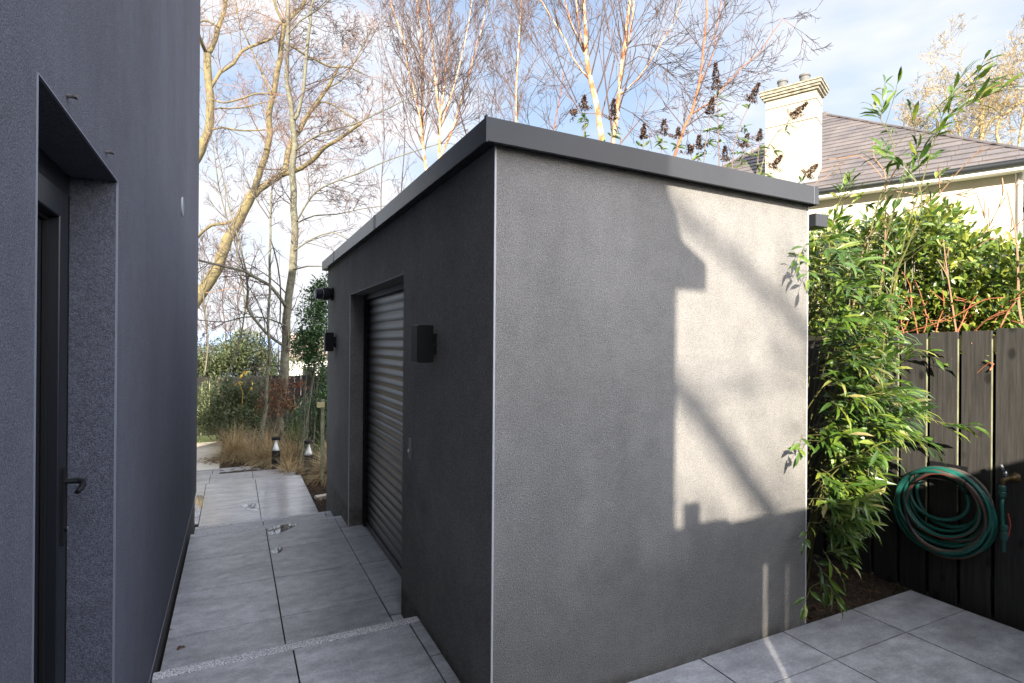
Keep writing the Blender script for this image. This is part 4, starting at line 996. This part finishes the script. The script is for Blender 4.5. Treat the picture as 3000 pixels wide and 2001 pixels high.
# cornus stems over the fence top
random.seed(202)
cs = thing('dogwood_shrub', (4.3, 2, 1.2), 'bare red-orange dogwood stems arching along the top of the board fence', 'shrub')
RS = [([(2470, 1000), (2600, 985), (2720, 955), (2800, 925), (2880, 880), (2945, 872)], 4.15), ([(2560, 1000), (2640, 975), (2670, 900), (2665, 830)], 4.2), ([(2700, 990), (2715, 940), (2700, 870), (2680, 820)], 4.25),
      ([(2740, 985), (2750, 940), (2765, 900), (2762, 850)], 4.2), ([(2800, 985), (2830, 920), (2850, 880), (2862, 865)], 4.2), ([(2790, 980), (2860, 900), (2800, 870), (2795, 865)], 4.25), ([(2850, 975), (2900, 930), (2960, 905), (2975, 885)], 4.2),
      ([(2900, 975), (2920, 930), (2940, 890), (2990, 872)], 4.25), ([(2960, 940), (3000, 950), (3050, 965)], 4.15), ([(2650, 985), (2640, 940), (2655, 905)], 4.12), ([(2610, 990), (2615, 955)], 4.15), ([(2690, 985), (2680, 930), (2672, 905)], 4.15),
      ([(2760, 985), (2720, 930), (2690, 880)], 4.3), ([(2870, 975), (2800, 940), (2740, 985)], 4.3), ([(2930, 960), (2960, 900), (2985, 860), (3010, 850)], 4.2), ([(2540, 970), (2600, 975), (2660, 972)], 4.12),
      ([(2900, 1085), (2912, 1062), (2905, 1045)], 3.995), ([(2912, 1068), (2898, 1062), (2885, 1066)], 3.985)]
mb = MB(); bd = MB()
for pts, X in RS:
    P = [pX(x, y, X+random.uniform(-.02, .04)) for x, y in pts]; P, ra = resample(P, [.0050-.0024*i/(len(P)-1) for i in range(len(P))], .03)
    mb.tube(P, ra, 6)
    for e_ in (P[-1], P[len(P)//2], P[len(P)*3//4]):
        for q in range(2): bd.leaf(e_, rv()+Vector((0, 0, 1)), .028, .011, None, .05)
    for q in range(2):
        i = random.randrange(len(P)//3, len(P)-1); grow(mb, P[i], perp((P[i+1]-P[i]).normalized(), .6), random.uniform(.08, .18), .004, 0, LIGHTB)
mb.build('stems', M['redstem'], cs, smooth=True); tag(bd.build('buds', M['laurel'], cs), kind='stuff')
ss = thing('bare_shrub', (4.4, 1.9, .5), 'thin bare shoots standing up in front of the cream neighbour wall', 'shrub')
mb = MB()
for pts, X, r0 in [([(3000, 960), (2985, 900), (2982, 780), (2975, 680), (2950, 560)], 4.3, .009), ([(2802, 975), (2788, 880), (2770, 760), (2763, 690)], 4.2, .006), ([(2870, 700), (2900, 660), (2925, 610), (2945, 545)], 4.4, .005), ([(2895, 660), (2885, 640), (2880, 615)], 4.4, .0035),
                   ([(2850, 730), (2900, 700), (2960, 680), (2990, 640)], 4.5, .004), ([(2500, 900), (2540, 700), (2620, 640), (2700, 600), (2740, 580), (2810, 500), (2860, 450), (2880, 425)], 4.3, .0065), ([(2755, 570), (2752, 540), (2762, 520)], 4.3, .003),
                   ([(2560, 960), (2590, 760), (2594, 560), (2590, 500), (2560, 460), (2560, 410)], 4.2, .006), ([(2592, 560), (2610, 520), (2640, 490)], 4.2, .003), ([(2585, 520), (2540, 470), (2490, 455), (2440, 520)], 4.2, .004), ([(2750, 575), (2720, 575), (2690, 570)], 4.3, .0028), ([(2760, 580), (2800, 570), (2830, 575)], 4.3, .0028)]:
    P, ra = resample([pX(x, y, X) for x, y in pts], [r0*(1-.6*i/(len(pts)-1)) for i in range(len(pts))], .06); mb.tube(P, ra, 5)
    for q in range(4):
        i = random.randrange(len(P)//3, len(P)-1); grow(mb, P[i], perp((P[i+1]-P[i]).normalized(), .5), random.uniform(.08, .2), .0028, 0, LIGHTB)
mb.build('stems', mat('shoot', (.23, .14, .085), .6, .3), ss)

# bamboo
random.seed(203)
bb = thing('bamboo_clump', (3.35, 2.5, 0), 'bushy bright green bamboo spilling between the outbuilding and the board fence', 'bamboo')
lm, cm = MB(), MB()
def spray(p, d, n, L0, tw=True):
    d = d.normalized(); Lt = random.uniform(.08, .16); P = [p]
    for k in range(3): d = (d+Vector((0, 0, -.05))+rv()*.08).normalized(); P.append(P[-1]+d*Lt/3)
    cm.tube(P, [.0022, .0018, .0014, .001], 3, cap=False)
    sd_ = d.cross(Vector((0, 0, 1))); sd_ = sd_.normalized() if sd_.length > .01 else Vector((1, 0, 0))
    for k in range(n):
        t = (k+.6)/n; i = min(int(t*3), 2); q = P[i].lerp(P[i+1], t*3-i)
        sg = 1 if k % 2 else -1
        ld = (d*random.uniform(.5, .9)+sd_*sg*random.uniform(.3, .75)*(1.2-t*.6)+Vector((0, 0, random.uniform(-.34, .42)))+rv()*.22)
        lm.leaf(q, ld, L0*random.uniform(.7, 1.2), random.uniform(.018, .030), Vector((random.gauss(0, .6)-.3, random.gauss(0, .6)-.45, 1)), .20, .12)
    lm.leaf(P[-1], d+Vector((0, 0, -.2)), L0, .016, Vector((0, -.3, 1)), .3, .12)
poly = [(2402, 720), (2420, 680), (2480, 700), (2520, 760), (2550, 820), (2570, 880), (2575, 980), (2560, 1030), (2590, 1090), (2630, 1150), (2640, 1240), (2600, 1290), (2555, 1340), (2530, 1400), (2530, 1470), (2505, 1510), (2500, 1590), (2470, 1640), (2440, 1620), (2425, 1560), (2402, 1540)]
def inpoly(x, y):
    c = False; n = len(poly)
    for i in range(n):
        (x1, y1), (x2, y2) = poly[i], poly[i-1]
        if (y1 > y) != (y2 > y) and x < (x2-x1)*(y-y1)/(y2-y1)+x1: c = not c
    return c
pts = []
while len(pts) < 450:
    x, y = random.uniform(2370, 2800), random.uniform(650, 1700)
    if not inpoly(x, y): continue
    X = random.uniform(2.98, 3.86)
    if y < 1000 and random.random() < .35: continue
    pts.append(pX(x, y, X))
for p in pts:
    ax = Vector((3.35, 2.6, p.z)); o = (p-ax); o.z = 0
    d = (o.normalized() if o.length > .05 else rv())*.7+Vector((random.uniform(-.2, .25), random.uniform(-.7, .1), random.uniform(-.25, .45)))
    spray(p-d.normalized()*.06, d, random.randint(3, 7), random.uniform(.085, .165))
# long arching tips: (photo point, wall plane) with a few sprays each
tips = [((2770, 1240), 3.72), ((2720, 1190), 3.70), ((2745, 1165), 3.80), ((2690, 1290), 3.62), ((2640, 1250), 3.6), ((2700, 1030), 3.9), ((2645, 960), 3.85), ((2680, 1160), 3.7), ((2780, 1170), 3.78)]
for (q, X) in tips[:1]+tips[3:6]:
    e_ = pX(*q, X); b_ = Vector((3.45, 2.55, e_.z-.15)); P = [b_, b_.lerp(e_, .5)+Vector((0, 0, .12)), e_]; P, ra = resample(P, [.0035, .0028, .0018], .06); cm.tube(P, ra, 4)
    for k in range(2, len(P), 1):
        if random.random() < .6: spray(P[k], (P[k]-P[k-1]).normalized()+rv()*.35, random.randint(3, 5), .11)
# culms
for i in range(46):
    b_ = Vector((random.uniform(3.05, 3.65), random.uniform(2.35, 2.95), -.03)); tp_ = random.choice(pts)
    m_ = b_.lerp(tp_, .55)+Vector((0, 0, .18)); P, ra = resample([b_, m_, tp_], [.0045, .0035, .002], .12); cm.tube(P, ra, 5)
# high wisps against roof and cream wall
W = [[(2560, 1500), (2600, 980), (2650, 700), (2700, 540), (2735, 420), (2770, 350), (2830, 312)], [(2540, 1500), (2560, 950), (2590, 720), (2640, 560), (2700, 400), (2745, 330), (2780, 290)], [(2500, 1500), (2520, 900), (2560, 640), (2600, 520), (2620, 430), (2580, 350)],
     [(2520, 1500), (2560, 1000), (2640, 780), (2720, 640), (2790, 560), (2830, 520)], [(2480, 1500), (2470, 900), (2500, 720), (2530, 600), (2500, 540)], [(2580, 1500), (2640, 900), (2700, 760), (2760, 640), (2830, 600)], [(2460, 1400), (2440, 900), (2430, 700), (2460, 590)], [(2600, 1400), (2660, 950), (2700, 850), (2760, 800), (2790, 790)],
     [(2560, 1400), (2600, 900), (2660, 720), (2700, 610), (2690, 540), (2650, 480)]]
for j, w_ in enumerate(W[:3]+W[6:7]+W[8:]):
    X = [3.45, 3.6, 3.5, 3.7, 3.3, 3.8, 3.2, 3.75, 3.4][j]
    P, ra = resample([pX(x, y, X+.02*i) for i, (x, y) in enumerate(w_)], [.0045, .0042, .0038, .0034, .0028, .0022, .0015][:len(w_)], .07); cm.tube(P, ra, 5)
    n = len(P)
    for k in range(n//3, n):
        if random.random() < .8:
            d = (P[k]-P[k-1]).normalized()*.5+Vector((random.uniform(-.7, .8), random.uniform(-.8, .4), random.uniform(0, .5)))
            P2 = [P[k], P[k]+d.normalized()*random.uniform(.05, .16)]; cm.tube(P2, [.002, .0014], 3, cap=False); spray(P2[1], d, random.randint(2, 4), random.uniform(.09, .13))
    for q in range(3): spray(P[-1], (P[-1]-P[-2]).normalized()+rv()*.4, 4, .14)
# leaves hanging before the wall edge
for (q, dy) in (((2340, 742), .05), ((2352, 765), .07), ((2365, 712), .04), ((2362, 1290), .08), ((2350, 1275), .10), ((2372, 1530), .06), ((2375, 1720), .10), ((2368, 790), .06)):
    p = pY(*q, SY-dy); cm.tube([Vector((2.96, 2.05, p.z-.02)), p], [.0018, .001], 3)
    spray(p, Vector((-.6, -.3, -.25)), 3, .085)
for q in ((2395, 1680), (2420, 1700), (2385, 1640), (2410, 1610)):
    spray(pX(*q, 3.02), Vector((.1, -.5, -.6)), 4, .12)
lm.build('leaves', M['bamboo'], bb); cm.build('culms', M['culm'], bb)

# buddleia behind the outbuilding
random.seed(204)
bu = thing('buddleia_shrub', (4.5, 7.3, -.4), 'buddleia with brown dead flower spikes poking above the outbuilding roof', 'shrub')
st_, lv_, sdm = MB(), MB(), MB()
HD = [((1712, 322), 42, 24, (0, -1)), ((1795, 352), 60, 20, (.05, -1)), ((1885, 405), 40, 18, (.05, -1)), ((1942, 395), 46, 26, (.1, -1)), ((2100, 262), 76, 30, (-.05, -1)), ((2080, 335), 48, 26, (.15, -1)), ((2200, 296), 56, 26, (.45, -1)),
      ((2320, 345), 62, 22, (1, -1)), ((2124, 472), 42, 24, (0, -1)), ((2262, 492), 46, 20, (.8, -1)), ((2362, 512), 44, 22, (.9, -.8)), ((2046, 438), 42, 16, (.05, -1)), ((2024, 450), 26, 12, (-.2, -1)), ((2180, 430), 40, 20, (.3, -1)), ((2225, 410), 30, 16, (.1, -1)), ((1690, 330), 20, 30, (-1, -.1)), ((1985, 405), 30, 16, (.1, -1))]
for i, (q, Lh, Wh, dr) in enumerate(HD):
    D = 6.9+random.uniform(-.5, .6); b_ = pD(*q, D); dd = (RT*dr[0]-DN*-dr[1]*-1 if False else (RT*dr[0]+(-DN)*(-dr[1]))).normalized(); L = Lh/F*D; Wd = Wh/F*D*.5
    foot = pD(q[0]-dr[0]*90-random.uniform(-10, 30), 900, D+.2)
    P, ra = resample([foot, b_-dd*.55+Vector((0, 0, -.25)), b_], [.011, .007, .0045], .12); st_.tube(P, ra, 5)
    n = int(300*Lh/50)
    for k in range(n):
        t = random.random(); rr = Wd*(1-t)**.7*(.75+.25*math.sin(t*14))*random.random()**.5; o = perp(dd, math.pi/2)*rr
        c = b_+dd*L*t+o; sdm.leaf(c, o.normalized()+dd*.5+rv()*.5, random.uniform(.018, .036), random.uniform(.010, .018), None, .1)
    for k in range(3): # side spikes
        o = perp(dd, 1.1); 
        for q2 in range(40): sdm.leaf(b_+o*random.uniform(.02, .14)+rv()*.016, rv(), .022, .012, None, .1)
        st_.tube([b_, b_+o*.12], [.002, .001], 3, cap=False)
    for tt in (.10, .2, .34, .48, .66, .85, 1.05):
        c = b_-(b_-P[max(0, len(P)-8)]).normalized()*tt
        if random.random() < .85:
            for q2 in range(random.randint(3, 7)):
                ld = perp(dd, random.uniform(.7, 1.4)); lv_.leaf(c, ld+Vector((0, 0, -.15)), random.uniform(.08, .15), random.uniform(.024, .038), None, .45)
    if i % 3 == 0:
        grow(st_, P[len(P)*2//3], perp(dd, .6), .4, .004, 1, LIGHTB)
st_.build('stems', mat('buddleia_stem', (.14, .10, .085), .8, .2), bu); lv_.build('leaves', M['buddleia'], bu); sdm.build('seed_heads', M['seed'], bu)

# ------------------------------------------------------------------ far garden: board fence, shrubs, grasses, bollards
fz_t = pY(600, 1105, 15.6).z
ff = thing('garden_fence', (0, 15.6, -.75), 'black board fence across the far end of the garden behind the shrubs', 'fence')
mb = MB(); x = -5.0; random.seed(205)
while x < 9:
    mb.box(x, x+.150, 15.6 if int(x*100) % 2 else 15.612, 15.624, -.8, fz_t+random.uniform(-.012, .012)); x += .153
mb.build('boards', M['fence_far'], ff)
mb = MB(); mb.box(-5, 9, 15.63, 15.67, fz_t-.32, fz_t-.22); mb.box(-5, 9, 15.63, 15.67, -.4, -.3); mb.build('rails', M['rawwood'], ff)
mb = MB()
for xx in (-1.02, -.86, -.70, -.54, -1.18): mb.box(xx, xx+.022, 15.58, 15.597, -.7 if xx in (-1.02,) else -.2, fz_t-.13+random.uniform(-.1, .05))
mb.build('pale_slats', M['palewood'], ff)
random.seed(206)
def shrub(name, label, cat, boxes, n, L, W, m, clumps, stemm=None, cl=.2, ns=14, bend=.2, up=.5, extra=None):
    b0 = boxes[0]; t = thing(name, (b0[0], b0[1], gz(b0[0], b0[1])), label, cat)
    mb = MB(); cloud(mb, boxes, n, L, W, up, cl, clumps, bend); mb.build('leaves', m, t)
    s_ = MB()
    for k in range(ns):
        b = random.choice(boxes); v = rv()*.8; e_ = Vector((b[0]+v.x*b[3], b[1]+v.y*b[4], b[2]+v.z*b[5])); f_ = Vector((b0[0]+random.uniform(-.3, .3), b0[1]+random.uniform(-.2, .2), gz(b0[0], b0[1])))
        s_.tube([f_, f_.lerp(e_, .5)+rv()*.08, e_], [.014, .009, .003], 5)
    s_.build('stems', stemm or M['bark_grey'], t)
    return t
def bx(x, y, Y, rxpx, ry, rzpx): # ellipsoid centred behind a photo point on the plane Y
    c = pY(x, y, Y); D = (c-Vector((0, 0, H))).dot(fw); return (c.x, c.y, c.z, rxpx/F*D, ry, rzpx/F*D)
shrub('evergreen_shrub', 'broad dull green shrub covering the far fence, nearest the house edge', 'shrub', [bx(650, 1190, 14.4, 95, .5, 85), bx(740, 1170, 14.2, 60, .5, 70), bx(600, 1240, 14.0, 50, .4, 35), bx(700, 1240, 13.6, 80, .4, 45)], 12500, .07, .026, M['shrub'], 360, cl=.16)
shrub('evergreen_shrub', 'tall grey-green shrub rising above the far fence', 'shrub', [bx(640, 1070, 16.6, 90, .6, 60), bx(730, 1040, 17, 60, .6, 70), bx(590, 1080, 16.5, 50, .6, 40), bx(700, 1010, 17.2, 50, .5, 35), bx(780, 1090, 16.8, 60, .5, 50), bx(610, 1060, 18, 60, .5, 50)], 17000, .08, .032, M['shrub'], 420, cl=.2)
shrub('evergreen_shrub', 'low dark shrub behind the bollard lights and grey tree', 'shrub', [bx(890, 1230, 12.6, 70, .5, 70), bx(850, 1280, 12.2, 45, .4, 30)], 3600, .06, .024, M['holly'], 130, cl=.15)
shrub('evergreen_shrub', 'loose shrub over the far fence in front of the far pink-roofed house', 'shrub', [bx(870, 1070, 16.8, 45, .5, 40), bx(930, 1060, 16.8, 50, .5, 30)], 1500, .07, .026, M['shrub'], 90, cl=.22)
shrub('holly_tree', 'glossy dark evergreen beside the far corner of the outbuilding', 'tree', [bx(925, 960, 10.3, 42, .35, 130), bx(895, 1010, 10.3, 40, .3, 60), bx(940, 840, 10.3, 26, .25, 45), bx(945, 1180, 10.3, 24, .3, 130), bx(935, 1280, 10.4, 28, .25, 60)], 7800, .056, .030, M['holly'], 260, cl=.12, ns=24)
shrub('beech_sapling', 'small sapling holding rusty brown leaves between the two thin trunks', 'shrub', [bx(800, 1165, 12.0, 58, .3, 24), bx(830, 1190, 12.0, 38, .3, 30), bx(775, 1200, 12.0, 22, .2, 30), bx(840, 1130, 12.0, 60, .3, 18)], 950, .055, .030, M['rust'], 70, cl=.12, bend=.35)
t = thing('leafy_plant', (-.2, 13.5, 0), 'few yellow leaves among the dull green shrub', 'plant')
mb = MB()
for q in ((698, 1120), (716, 1094), (740, 1132), (712, 1096)):
    p = pY(*q, 13.6); 
    for k in range(3): mb.leaf(p+rv()*.02, rv(), .11, .05)
mb.tube([pY(705, 1240, 13.7), pY(712, 1150, 13.7), pY(700, 1118, 13.62)], .004, 4); mb.build('leaves', M['shrub_yellow'], t)
# support stake with clamp
t = thing('wooden_stake', (1.35, 9.0, -.55), 'pale wooden stake with a cross block beside the glossy evergreen', 'stake')
p = pY(946, 1170, 8.6); mb = MB(); mb.box(p.x-.022, p.x+.022, 8.6, 8.64, -.75, p.z); mb.build('post', M['palewood'], t)
p2 = pY(941, 1186, 8.58); mb = MB(); mb.box(p2.x-.06, p2.x+.045, 8.555, 8.597, p2.z-.035, p2.z+.035); mb.build('cross_block', M['rawwood'], t)

def grass_clump(c, r, h, n, label, lean=Vector((0, 0, 0)), m=None, w=.004):
    t = thing('ornamental_grass', c, label, 'grass', 'clumps of dry ornamental grass'); mb = MB(); c = Vector(c)
    for k in range(n):
        a = random.uniform(0, 2*math.pi); el_ = random.gauss(.52, .32); L = h*random.uniform(.7, 1.35)
        d = Vector((math.cos(a)*math.cos(el_*1.6), math.sin(a)*math.cos(el_*1.6), abs(math.sin(el_*1.6))*.8+.12))+lean*.7+rv()*.15; d.normalize()
        p = c+Vector((math.cos(a), math.sin(a), 0))*random.uniform(0, r*.28)
        side = d.cross(Vector((0, 0, 1))); side = (side.normalized() if side.length > .01 else Vector((1, 0, 0)))+rv()*.3
        ww = w*random.uniform(.6, 1.4); P = [p]; dd = d.copy()
        for s_ in range(4): dd = (dd+Vector((0, 0, -.20-.08*s_))).normalized(); P.append(P[-1]+dd*L/4)
        vs = []
        for i, q in enumerate(P): f_ = ww*(1-i/4.3); vs += [tuple(q-side*f_), tuple(q+side*f_)]
        mb.add(vs, [(2*i, 2*i+1, 2*i+3, 2*i+2) for i in range(4)])
    mb.build('blades', m or M['strawgrass'], t); return t
random.seed(207)
g1 = grass_clump((.06, 12.1, -.70), .6, .66, 1500, 'tan fountain of dry grass at the left, touching the pale path')
grass_clump((.60, 11.35, -.66), .55, .62, 1000, 'low matted dry grass in front of the grey tree')
grass_clump((.95, 10.75, -.64), .5, .60, 700, 'dry grass spreading around the left bollard light', Vector((-.3, -.2, 0)))
grass_clump((.30, 11.7, -.68), .4, .5, 260, 'thin dry grass at the foot of the thin sapling')
grass_clump((.82, 9.75, -.62), .3, .38, 420, 'small tangled dry grass tuft in front of the left bollard light', Vector((-.2, 0, 0)))
grass_clump((1.40, 8.95, -.52), .45, .60, 1100, 'tan dry grass clump against the corner of the outbuilding', Vector((-.25, 0, .1)))
grass_clump((1.15, 11.9, -.66), .5, .75, 420, 'green stemmed tall grass behind the bollard lights', Vector((-.1, 0, .5)), M['grassgreen'])
g2 = grass_clump((1.25, 10.6, -.62), .4, .95, 90, 'few tall straw stems leaning left over the bollard lights', Vector((-.5, -.1, .6)), None, .003)

def bollard(x, y, zg, ztop_, label):
    t = thing('bollard_light', (x, y, zg), label, 'garden light', 'bollard lights in the planting bed'); r = .068
    mb = MB(); mb.lathe([(r, zg-.05), (r, ztop_-.235), (r*.96, ztop_-.23)], (x, y, 0), 24); mb.build('post', M['black'], t, smooth=False)
    mb = MB(); mb.lathe([(r*.97, ztop_-.23), (r*.97, ztop_-.045)], (x, y, 0), 24); mb.build('lens', M['plastic_clear'], t, smooth=True)
    mb = MB(); mb.lathe([(r*.78, ztop_-.229), (r*.62, ztop_-.19), (r*.38, ztop_-.13), (r*.22, ztop_-.08), (r*.18, ztop_-.046)], (x, y, 0), 20); mb.build('reflector_cone', M['white'], t, smooth=True)
    mb = MB(); mb.lathe([(r*1.03, ztop_-.045), (r*1.05, ztop_-.02), (r*1.02, ztop_-.004), (r*.9, ztop_)], (x, y, 0), 24); mb.build('cap', M['black'], t)
    return t
bollard(.66, 10.45, -.68, -.085, 'black capped bollard light with white cone, the farther left one behind the grass')
bollard(1.075, 9.42, -.62, -.005, 'black capped bollard light with white cone, the nearer right one by the evergreen')
t = thing('loose_brick', (1.0, 7.35, -.38), 'single cream brick lying on soil against the far end of the outbuilding', 'brick')
mb = MB(); Mz = Matrix.Translation((1.02, 7.35, -.39)) @ Matrix.Rotation(.25, 4, 'Z'); mb.box(-.10, .10, -.05, .05, -.03, .035, Mz); mb.build('block', M['stone_cream'], t, bevel=.006)
# bark chips and fallen leaves
mb = MB(); random.seed(208)
for k in range(2600):
    x, y = random.uniform(.92, 1.7), random.uniform(6.8, 11.0)
    mb.leaf((x, y, gz(x, y)+.10+(.05 if y < 8 else 0)-.01), (random.uniform(-1, 1), random.uniform(-1, 1), random.uniform(-.1, .5)), random.uniform(.02, .06), random.uniform(.01, .025), None, .05)
for k in range(1500):
    x, y = random.uniform(2.93, 3.95), random.uniform(2.12, 3.6)
    mb.leaf((x, y, -.018), (random.uniform(-1, 1), random.uniform(-1, 1), random.uniform(-.1, .5)), random.uniform(.012, .04), random.uniform(.006, .014), None, .05)
for k in range(700):
    x, y = random.uniform(-.2, .6), random.uniform(11.1, 12.3)
    mb.leaf((x, y, gz(x, y)+.055), (random.uniform(-1, 1), random.uniform(-1, 1), random.uniform(-.1, .4)), random.uniform(.02, .05), random.uniform(.012, .03), None, .1)
tag(mb.build('bark_chips', M['deadleaf']), 'dark bark chips and dead leaves scattered over the planting beds', 'mulch', kind='stuff')
mb = MB()
for k in range(60):
    q = pZ(random.gauss(625, 18), random.gauss(1350, 5), -.715)
    if q.x < -.24: mb.leaf((q.x, q.y, -.711), (random.uniform(-1, 1), random.uniform(-1, 1), .1), .05, .03, Vector((0, 0, 1)), .1)
tag(mb.build('leaf_litter', M['deadleaf']), 'small dark leaves dropped on the pale garden path', 'leaves', kind='stuff')
for i, q in enumerate(((528, 1898, .016), (499, 1845, .008))):
    p = pZ(q[0], q[1], -.132); mb = MB()
    for a in range(3): mb.leaf(p, (math.cos(a*2.1), math.sin(a*2.1), .15), q[2]*1.6, q[2]*1.3, Vector((0, 0, 1)), .2)
    tag(mb.build('fallen_leaf', M['deadleaf'], loc=p), ['crumpled dark leaf on the paving just beyond the near granite edge', 'tiny dark leaf on the paving at the foot of the house plinth'][i], 'leaf')
random.seed(209)
wd = thing('weed', (3.1, 2.16, 0), 'tiny green weed in the soil at the edge of the paving', 'weed')
mb = MB(); p = pZ(2468, 1783, -.02)
for k in range(26): mb.leaf(p+Vector((random.gauss(0, .02), random.gauss(0, .012), 0)), rv()+Vector((0, 0, .8)), .022, .009)
mb.build('leaves', M['shrub'], wd)

# far house beyond the garden fence
fh = thing('far_house', (9, 62, 0), 'pale house with pinkish roof glimpsed through the shrubs beyond the far fence', 'house')
mb = MB(); mb.box(5.2, 14, 58, 68, -8, .0); 
mb.build('wall', M['white'], fh)
mb = MB(); mb.prism([(57.4, -.15), (68.6, -.15), (63, 2.3)], 4.7, 14.6, 'x'); mb.build('roof', mat('far_roof', (.27, .21, .18), .9, .2, var=(.30, .22, .18), vscale=1), fh)
for xx in (6.0, 7.6, 9.2, 10.8):
    mb = MB(); mb.box(xx, xx+1.1, 57.95, 58.05, -3.6, -1.0); mb.build('window', M['glass'], fh)
